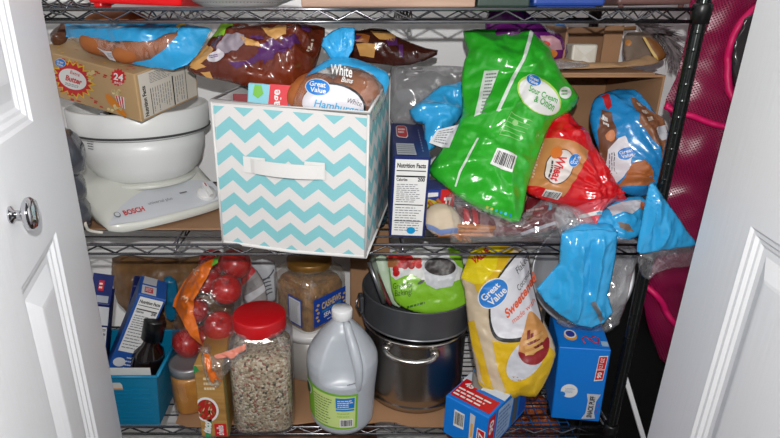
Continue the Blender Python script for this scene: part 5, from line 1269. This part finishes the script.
def f(p):
    p.ell((440,268), 18, 13, ink((205,208,212)), 2, 8); p.poly([(424,272),(456,276),(452,286),(436,289),(426,284)], ink((205,208,212)), 2); p.ell((440,266.5), 15.8, 9, ink((34,26,24)), 3, 5); p.ell((445,270), 4, 1.4, ink((80,72,66)), 4, 5); p.ell((421,282), 4, 1.4, ink((90,95,100)), 3, -30)
add_print(t, b, bg, 'cup_picture', f)
GT = ink((40,70,30))
def f(p): p.text('Great for', (393,289), (413,287), (393,283), GT, 2, .0); p.text('Baking!', (395,296), (412,294), (395,290), GT, 2, .0); p.rows([(407,309),(430,303),(430,300),(407,306)], 1, ink((60,100,40)), 2, .7, 4)
add_print(t, b, bg, 'printed_words', f); t.done()
bg = Bag([(373,258),(386,256),(391,270),(396,290),(402,306),(394,306),(385,295),(378,280)], (386,280), 1.00, tilt=18, T=.008, R=.02, g=.0036, crumple=.0015, freq=22, seed=113)
single('paper_packet', bg.mesh(mat('mint_packet', (190,210,184), .45)), 'pale mint packet at the left inside the dark pan', 'packet')
bg = Bag([(372,268),(377,270),(386,290),(392,304),(388,304),(379,292)], (382,288), .975, tilt=18, T=.005, R=.01, g=.003, crumple=.001, seed=114)
single('paper_packet', bg.mesh(mat('dark_red_packet', (96,34,40), .45)), 'dark red packet edge between the metal tin edge and the mint packet', 'packet')
m = MB(); A, B = onY(369,262,.965), onY(384,303,.945); m.tube([A, A.lerp(B, .5), B], .0042, mat('tin_grey', (150,152,155), .3, metal=.8), seg=10)
A2, B2 = A+V((.008,.05,0)), B+V((.008,.05,0)); m.add([A, B, B2, A2, A+V((.002,0,0)), B+V((.002,0,0)), B2+V((.002,0,0)), A2+V((.002,0,0))], [[0,1,2,3],[7,6,5,4],[0,4,5,1],[2,6,7,3]], MATS['tin_grey']); single('baking_tin', m, 'thin grey metal tin leaning at the left inside the dark pan', 'baking tin')

# ---- coconut bag
bg = Bag([(471,250),(480,246),(500,245),(527,249),(531,275),(537,300),(545,322),(553,340),(556,355),(548,376),(536,396),(520,395),(508,400),(492,394),(478,388),(476,372),(471,345),(467,318),(464,290),(460,277),(465,266)], (508,325), .905, tilt=17, yaw=-10, T=.028, R=.05, g=.0036, crumple=.0035, freq=18, seed=121, calm=[(500,295,.03),(520,300,.035)],
    folds=[([(520,255),(526,290),(535,330)], .010, .004)])
cm2 = lambda P: [tuple(q) for q in catmull([V(p_) for p_ in P], 4)]
COC = mat('coconut_bag_tan', (214,196,170), .35, coat=.2)
t, b = bagthing('coconut_bag', 'yellow and tan bag of sweetened coconut leaning on the blue boxes', 'food bag', bg, COC, 'bag_body')
YL = ink((226,188,46), .3); YB_ = ink((236,216,40), .3)
def f(p):
    p.poly([(470,251),(480,247),(500,245.5),(514,247),(510,257),(502,268),(492,276),(483,284),(474,284),(461,278),(465,266)], YB_, 1)
    p.poly([(500,245.5),(514,247),(510,257),(500,274),(488,290),(480,300),(474,284),(483,283),(496,268)], YL, 2)
    p.poly([(468,322),(474,320),(481,345),(488,372),(496,398),(492,394),(482,380),(478,362),(472,345)], YL, 1)
    p.poly([(492,340),(505,343),(520,341),(530,350),(548,345),(555,352),(548,376),(536,396),(520,394),(506,392),(498,370)], YL, 1)
    p.poly([(478,380),(490,388),(500,392),(530,388),(536,396),(520,395),(508,400),(492,394),(478,388)], YL, 2)
yp = add_print(t, b, bg, 'yellow_print', f)
def f(p): p.poly(cm2([(514,256),(522,250),(527,251),(531,275),(537,300),(543,322),(538,334),(522,341),(505,342),(494,337),(489,322),(489,300),(493,284),(502,270)]), BLACK, 2); p.poly(cm2([(515,257),(522,251),(526.5,252),(530.5,276),(536,300),(541,322),(535,331),(520,337),(505,338),(496,334),(491,320),(491,300),(495,284),(504,271)]), ink((228,228,234)), 3)
add_print(t, b, bg, 'white_oval', f)
add_print(t, b, bg, 'brand_logo', lambda p: p.gv((493,293), 33, -44, 5, 24))
OR_ = ink((222,92,44))
def f(p): p.text('Sweetened', (507,318), (536,279), (504,310), OR_, 5, .03); p.text('made with', (513,323), (535,301), (511,318), OR_, 5, .0)
add_print(t, b, bg, 'sweetened_print', f)
def f(p): p.text('Flaked', (518,274), (528,259), (515,268), DK, 5, .0); p.text('Coconut', (519,291), (530,273), (516,286), DK, 5, .0)
add_print(t, b, bg, 'coconut_print', f)
def f(p): p.text('VALUE', (474,264), (490,252), (471,258), RED, 4, .04)
add_print(t, b, bg, 'value_flash', f)
def f(p):
    p.ell((526,358), 15, 26, ink((206,208,216)), 4, 38); p.poly(cm2([(529,311),(538,317),(547,332),(547,346),(540,356),(529,362),(519,356),(519,344),(524,328)]), ink((206,150,90)), 5)
    RR = random.Random(9); p.poly(cm2([(518,351),(533,354),(547,336),(548,350),(538,363),(524,362)]), ink((140,26,32)), 6)
    for k in range(5): p.poly([(527+k*3.2,330+k*3),(530+k*3.2,329+k*3),(529+k*3.2,345+k*1.5),(526+k*3.2,343+k*1.5)], ink((120,30,34)), 6)
    for k in range(3): p.poly([(524,340+k*6),(542,330+k*7),(543,333+k*7),(525,343+k*6)], ink((222,176,110)), 7)
add_print(t, b, bg, 'pie_picture', f)
def f(p): p.rows([(512,381),(524,381),(524,375),(512,375)], 2, ink((180,140,60)), 4, .5, 3)
add_print(t, b, bg, 'weight_text', f); t.done()
bg = Bag([(473,368),(480,384),(492,392),(505,393),(512,390),(510,398),(492,400),(474,400)], (490,390), .862, tilt=50, T=.005, R=.012, g=.003, crumple=.001, seed=125)
t, b = bagthing('snack_pouch', 'grey pouch corner with yellow stripe pinched between the coconut bag and the box', 'pouch', bg, mat('grey_pouch', (120,116,112), .3, coat=.4))
def f(p): p.rows([(480,394),(504,394),(504,389),(482,389)], 1, WHITE, 1, .7, 2, False); p.poly([(476,397),(508,396),(508,397.5),(476,398.5)], ink((220,190,70)), 1)
add_print(t, b, bg, 'print', f); t.done()
# grey pan lid + cloudy bag behind
M_lid = mat('grey_aluminium', (190,192,196), .4, metal=.4)
c_ = onY(583,274,.975); nn = V((.05,-.94,.34)).normalized(); Mm = Matrix.Translation(c_) @ nn.to_track_quat('Z','Y').to_matrix().to_4x4()
m = MB(); m.lathe([(.0001,-.012),(.078,-.012),(.095,-.004),(.102,.004),(.105,.004),(.106,.001),(.102,-.004),(.080,-.016),(.0001,-.0165)], (0,0,0), M_lid, M=Mm, seg=72)
single('round_pan', m, 'round grey aluminium pan standing on edge behind the hanging blue bag', 'baking pan')
bg = Bag([(598,236),(625,238),(640,244),(634,270),(628,292),(624,310),(612,330),(596,333),(575,330),(556,322),(575,300),(590,270)], (608,290), .935, tilt=10, T=.025, R=.04, g=.0042, crumple=.006, freq=24, seed=131)
t, b = bagthing('clear_bag', 'crinkled cloudy grey bag hanging behind the blue bag above the snack bar box', 'clear bag', bg, M_cloud); t.done()
t, F, b = carton('cardboard_box', 'narrow plain cardboard box between the coconut bag and the snack bar box', 'box', (.355,1.0,BZ), (0,.03,-.2), (.05,.06,.19), M_card); t.done()
# onions in a blue net bag on the low shelf, potatoes
M_on = mat('onion_skin', (140,62,40), .35, coat=.2, var=(12, (206,128,80), .4, .7, (1,1,.3)))
t = Thing('onion', 'brown red onion seen through the bottom shelf wires', 'onion', 'onions below the bottom shelf'); m = MB()
m.lathe([(.0001,-.9),(.3,-.88),(.7,-.68),(.97,-.25),(1,.05),(.88,.45),(.6,.72),(.3,.86),(.14,.98),(.08,1.15),(.0001,1.2)], (0,0,0), M_on, seg=28); t.add('bulb', m); on = t.done()
RO = random.Random(8); first = True; k = 0
onl = []
for (gx, gy, gz) in [(i*.082, j*.082, l*.068) for l in range(4) for i in range(3) for j in range(3)]:
    z = LOW+.034+gz; x = .28+gx+(.02 if l_ else 0) if (l_ := int(gz/.068) % 2) else .28+gx; y = .93+gy
    onl.append((x, y, z))
for i, (x, y, z) in enumerate(onl):
    s_ = .036; rot = (RO.random()*.5, RO.random()*.5, RO.random()*6)
    if i == 0: on.location = (x, y, z-.9*s_); on.scale = (s_,)*3
    else: dup(on, (x+RO.uniform(-.002,.002), y, z-.9*s_), (0,0,rot[2]), None, s_)
m = MB(); M_net = mat('blue_net', (40,110,180), .5)
x0_, x1_, y0_, y1_, z0_, z1_ = .236, .50, .885, 1.145, LOW+.002, LOW+.285
for i in range(14):
    a = x0_+(x1_-x0_)*i/13; m.tube([(a,y0_,z0_),(a,y0_,z1_),(a,y1_,z1_)], .0012, M_net, seg=5)
for i in range(12):
    a = z0_+(z1_-z0_)*i/11; m.tube([(x0_,y0_,a),(x1_,y0_,a)], .0012, M_net, seg=5)
for i in range(12):
    a = y0_+(y1_-y0_)*i/11; m.tube([(x0_,a,z1_),(x1_,a,z1_)], .0012, M_net, seg=5)
t = Thing('net_bag', 'blue net bag of onions below the bottom shelf', 'net bag'); nb = t.add('netting', m)
Sn = Plane((.30,.884,z1_+.001), (1,0,0), (0,1,0), .18, .2, True, V((0,0,1))); p = Print(Sn); [p.ell((.1+.13*k, .2+.25*(k % 2)), .05, .09, ink((40,110,180)), 1) for k in range(7)]; 
t.done()
# sack standing on the lowest shelf
m = MB()
def sackf(p_, a, z_): return p_*1.0+V((.012*noise.noise(p_*18), .012*noise.noise(p_*18+V((5,0,0))), .01*noise.noise(p_*22+V((0,7,0)))))
m.lathe([(.0001,0),(.10,0),(.125,.03),(.13,.12),(.125,.22),(.10,.28),(.06,.305),(.0001,.312)], (0,0,0), mat('brown_sack', (134,84,60), .7, var=(22, (84,50,36), .4, .65)), seg=56, fn=sackf, sq=1, M=Matrix.Diagonal((1.5,.95,1,1)))
for v in m.v: v += V((-.12, 1.03, LOW+.004))
single('potato_sack', m, 'reddish brown sack standing below the jug and pot', 'sack')

# ================================================================== top shelf items
TZ = TOP
M_red = mat('red_plastic', (222,18,24), .35)
t = Thing('plastic_tray', 'bright red plastic tray at the left of the top shelf', 'tray'); m = MB()
def strip(x0, x1, y, z0, z1, mt, name, label, cat, d=.14, bev=.003, lift=0):
    m = MB(); m.box((x0,y,z0),(x1,y+d,z1), mt, bev=bev); return m
xa, xb = onY(91,5,.89).x, onY(188,5,.89).x
m.hexa([(xa,.885,TZ+.006),(xb-.01,.885,TZ+.001),(xb-.004,1.08,TZ+.001),(xa,1.08,TZ+.006),(xa-.006,.875,TZ+.04),(xb+.004,.875,TZ+.04),(xb+.004,1.09,TZ+.04),(xa-.006,1.09,TZ+.04)], M_red, bev=.003); b = t.add('tray_body', m)
m = MB(); m.box((xa-.008,.870,TZ+.034),(xb+.006,1.095,TZ+.040), M_red, bev=.002); t.add('rim', m, b)
m = MB(); m.box((xa+.004,.890,TZ),(xa+.016,.93,TZ+.007), M_red, bev=.002); t.add('foot', m, b); t.done()
M_dish = mat('white_plate', (232,232,232), .3, coat=.2)
pcx = onY(243,3,1.0); t = Thing('plate', 'white scalloped plate with grey speckles on the top shelf above the chip bag', 'plate'); m = MB()
m.lathe([(.0001,.001),(.06,.001),(.066,.004),(.098,.016),(.1035,.0175),(.100,.019),(.064,.008),(.0001,.006)], (pcx.x,.978,TZ), M_dish, seg=96, fn=lambda p_,a,z_: V((p_.x*(1+.012*math.cos(30*a)*(z_ > .01)), p_.y*(1+.012*math.cos(30*a)*(z_ > .01)), p_.z))); b = t.add('plate_body', m)
m = MB()
for k in range(90):
    a = 2*math.pi*k/90
    for r0, z0 in ((.078,.0085),(.09,.0125)):
        c_ = V((pcx.x+r0*math.cos(a+.03*(r0 > .08)), .978+r0*math.sin(a+.03*(r0 > .08)), TZ+z0-.0012)); m.disc(c_, .0012, DK, (math.cos(a)*.35, math.sin(a)*.35, -1), 8)
t.add('speckle_pattern', m, b); t.done()
M_wood = mat('pale_board', (190,160,140), .6, var=(5, (160,128,110), .35, .65, (1,8,8)))
x0_, x1_ = onY(302,5,.9).x, onY(473,5,.9).x
m = MB(); m.box((x0_,.885,TZ),(x1_,1.15,TZ+.018), M_wood, bev=.002); single('wooden_board', m, 'pale wooden board lying on the middle of the top shelf', 'board')
x0_, x1_ = onY(476,3,.9).x, onY(528,3,.9).x
m = MB(); m.box((x0_,.89,TZ),(x1_,1.1,TZ+.05), mat('dark_green_box', (50,66,60), .4), bev=.003); single('storage_box', m, 'dark green box on the top shelf between the board and the blue box', 'box')
x0_, x1_ = onY(531,3,.9).x, onY(602,3,.9).x
m = MB(); m.box((x0_,.888,TZ+.002),(x1_,1.1,TZ+.06), mat('royal_blue_box', (34,70,150), .4), bev=.004); t = Thing('storage_box', 'royal blue box on the top shelf above the carton', 'box'); t.add('box_body', m); m = MB(); m.box((x0_+.01,.90,TZ),(x1_-.01,1.09,TZ+.003), MATS['royal_blue_box']); t.add('base', m); t.done()
x0_, x1_ = onY(612,3,.92).x, onY(684,3,.92).x
m = MB(); m.box((x0_,.90,TZ+.004),(x1_,1.1,TZ+.03), mat('brown_tray', (110,80,76), .5), bev=.004)
for a in (x0_+.01, x1_-.01): m.lathe([(.0001,-.0),(.004,0),(.004,.006)], (a,.91,TZ), MATS['brown_tray'], seg=10)
single('brown_tray', m, 'brown tray at the right end of the top shelf by the post', 'tray')
# black wire whisk-like tangle, left
t = Thing('wire_basket', 'tangled black wire basket on the top shelf beside the left door', 'wire basket'); m = MB()
bx0, bx1 = onY(44,5,.92).x-.06, onY(88,5,.92).x
for k in range(7):
    x = bx0+(bx1-bx0)*k/6; m.tube(catmull([V((x,.885,TZ+.03)), V((x,.88,TZ+.004)), V((x,1.0,TZ+.003)), V((x,1.08,TZ+.03))], 4)[:-4], .0016, M_chrome, seg=6)
for y, z in ((.885,.03),(.882,.015),(.93,.0045),(1.0,.0045),(1.08,.03)): m.tube([(bx0,y,TZ+z),(bx1,y,TZ+z)], .002, M_chrome, seg=6)
t.add('wire_frame', m); m = MB(); m.tube(catmull([onY(50,8,.848), onY(56,14,.846), onY(64,12,.848), onY(68,5,.85), onY(72,1,.87)], 4)[:-4], .0016, M_chrome, seg=6); t.add('hook', m); t.done()
# dark brown bread behind the top rail left
bg = Bag([(50,34),(58,26),(64,22),(70,30),(66,42),(54,46)], (60,34), 1.03, tilt=20, T=.012, R=.02, g=.004, crumple=.004, seed=151)
single('brown_pouch', bg.mesh(mat('dark_brown_wrap', (96,62,44), .3, coat=.4)), 'dark brown pouch at the far left under the top shelf', 'pouch')

# ================================================================== magenta mesh organiser
def meshmat():
    m = bpy.data.materials.new('magenta_mesh'); m.use_nodes = True; nt = m.node_tree; N = nt.nodes; L = nt.links; b = N['Principled BSDF']; out = N['Material Output']
    b.inputs['Base Color'].default_value = (*lin((146,16,70)), 1); b.inputs['Roughness'].default_value = .35; b.inputs['Coat Weight'].default_value = .3
    tc = N.new('ShaderNodeTexCoord'); mp = N.new('ShaderNodeMapping'); mp.inputs['Scale'].default_value = (260,260,260); mp.inputs['Rotation'].default_value = (0,.5,0)
    L.new(tc.outputs['Object'], mp.inputs[0]); s = N.new('ShaderNodeSeparateXYZ'); L.new(mp.outputs[0], s.inputs[0])
    def tri(o):
        n = N.new('ShaderNodeMath'); n.operation = 'PINGPONG'; n.inputs[1].default_value = .5; L.new(o, n.inputs[0]); return n.outputs[0]
    a = tri(s.outputs['X']); c = tri(s.outputs['Z']); mn = N.new('ShaderNodeMath'); mn.operation = 'MINIMUM'; L.new(a, mn.inputs[0]); L.new(c, mn.inputs[1])
    gt = N.new('ShaderNodeMath'); gt.operation = 'GREATER_THAN'; gt.inputs[1].default_value = .17; L.new(mn.outputs[0], gt.inputs[0])
    mu = N.new('ShaderNodeMath'); mu.operation = 'MULTIPLY'; mu.inputs[1].default_value = .85; L.new(gt.outputs[0], mu.inputs[0])
    tr = N.new('ShaderNodeBsdfTransparent'); mx = N.new('ShaderNodeMixShader'); L.new(mu.outputs[0], mx.inputs[0]); L.new(b.outputs[0], mx.inputs[1]); L.new(tr.outputs[0], mx.inputs[2]); L.new(mx.outputs[0], out.inputs[0])
    return m
M_mesh = meshmat(); M_hot = mat('hot_pink_binding', (226,20,106), .5); M_meshback = mat('magenta_lining', (140,22,74), .6, bump=(30, .4, .01))
t = Thing('mesh_laundry_bag', 'magenta mesh laundry bag hanging between the rack and the right door', 'laundry bag')
out_ = [(690,18),(684,48),(676,78),(666,98),(666,108),(671,118),(666,150),(660,190),(650,240),(643,280),(646,318),(655,345),(668,366),(700,340),(740,260),(800,120),(830,20),(830,-70),(700,-70)]
fr = Bag(out_, (700,150), .99, tilt=3, T=.035, R=.10, g=.010, crumple=.008, freq=9, seed=161, back=.7)
b = t.add('mesh_front', fr.mesh(M_mesh, back=False))
bk = Bag(out_, (700,150), 1.035, tilt=3, T=.012, R=.06, g=.012, crumple=.006, freq=9, seed=163); t.add('lining', bk.mesh(M_meshback))
def band(pts, w, name, mt=M_hot):
    uv = [fr.px(*p) for p in pts]; m = MB(); c3 = [fr.map(p.x, p.y, .003) for p in catmull(uv, 6)[:-6]]
    m.tube(c3, w, mt, seg=8); return t.add(name, m, b)
band([(800,-20),(770,-2),(752,10),(738,26),(730,44),(727,62),(727,80),(733,100),(745,118),(760,130)], .006, 'opening_binding')
band([(669,106),(680,113),(692,116),(710,123),(727,127),(745,130)], .0055, 'seam_binding')
band([(645,286),(653,292),(662,303),(670,318),(680,326),(700,326)], .006, 'bottom_binding')
dk = Bag([(752,14),(742,26),(734,44),(732,62),(733,80),(740,98),(752,112),(790,110),(800,20)], (750,60), .935, tilt=3, T=.006, R=.02, g=.007, crumple=.006, freq=26, seed=165); t.add('dark_inner_bag', dk.mesh(mat('dark_grey_bag', (58,54,56), .2, coat=.6)))
m = MB(); m.tube([V((.74,1.02,1.80)), V((.74,1.03,1.86)), V((.855,1.03,1.88))], .004, M_chrome); t.add('hanging_hook', m); t.done()
# black suitcase
M_case = mat('black_case', (13,13,14), .45)
t = Thing('suitcase', 'black suitcase standing on the floor right of the rack', 'suitcase')
m = MB(); m.box((.575,1.075,.03),(.80,1.28,.955), M_case, bev=.03, seg=4, smooth=True); b = t.add('shell', m)
m = MB(); m.tube([(.58,1.072,.08),(.58,1.072,.90),(.62,1.072,.94),(.78,1.072,.94)], .003, mat('case_trim', (60,60,62), .3)); t.add('piping', m, b)
m = MB()
for a in (.60,.75):
    for c in (1.11,1.24): m = MB(); m.lathe([(.0001,0),(.02,0),(.02,.03),(.0001,.03)], (a,c,0), M_case, seg=16); t.add('wheel', m)
t.done()
m = MB(); A = onY(620,366,1.00); B = onY(642,440,.93); d_ = (B-A).normalized(); C_ = A+d_*.9
m = MB(); w_ = V((.010,0,0)); th_ = V((0,.006,.0)); e0 = A; e1_ = A+d_*((A.z-.002)/-d_.z)
m.hexa([e1_, e1_+w_, e1_+w_+th_, e1_+th_, e0, e0+w_, e0+w_+th_, e0+th_], M_door); single('white_board', m, 'thin white board leaning in the dark gap right of the bottom shelf', 'board')

# ================================================================== light
w = bpy.data.worlds.new('World'); SC.world = w; w.use_nodes = True; w.node_tree.nodes['Background'].inputs[0].default_value = (*lin((225,228,235)), 1); w.node_tree.nodes['Background'].inputs[1].default_value = .10
def lamp(name, kind, loc, power, **k):
    l = bpy.data.lights.new(name, kind); l.energy = power
    for a, b_ in k.items(): setattr(l, a, b_)
    o = bpy.data.objects.new(name, l); COL.objects.link(o); o.location = loc; return o
o = lamp('camera_flash', 'SPOT', (0, -.01, 1.579), 28.5, shadow_soft_size=.006, spot_size=math.radians(172), spot_blend=.25, color=(1.0,.985,.97)); o.rotation_euler = (math.radians(90-19), 0, math.radians(-4))
o = lamp('door_fill_light', 'AREA', (-.35, -.9, 2.2), 10, shape='DISK', size=.5, color=(1.0,.95,.9)); o.rotation_euler = (math.radians(35), 0, 0)  # added soft fill from the left front, unseen, brightens the right door
# ================================================================== camera
cd = bpy.data.cameras.new('Camera'); cam = bpy.data.objects.new('Camera', cd); COL.objects.link(cam); cam.location = CAM
cam.rotation_euler = (math.pi/2-PITCH, 0, 0); cd.sensor_width = 36; cd.lens = FOC*36/780; cd.shift_x = (390-CX)/780; cd.shift_y = 0; cd.clip_start = .01
SC.camera = cam
SC.view_settings.view_transform = 'Standard'; SC.view_settings.look = 'None'; SC.view_settings.gamma = 1; SC.view_settings.use_curve_mapping = False; SC.view_settings.exposure = 0
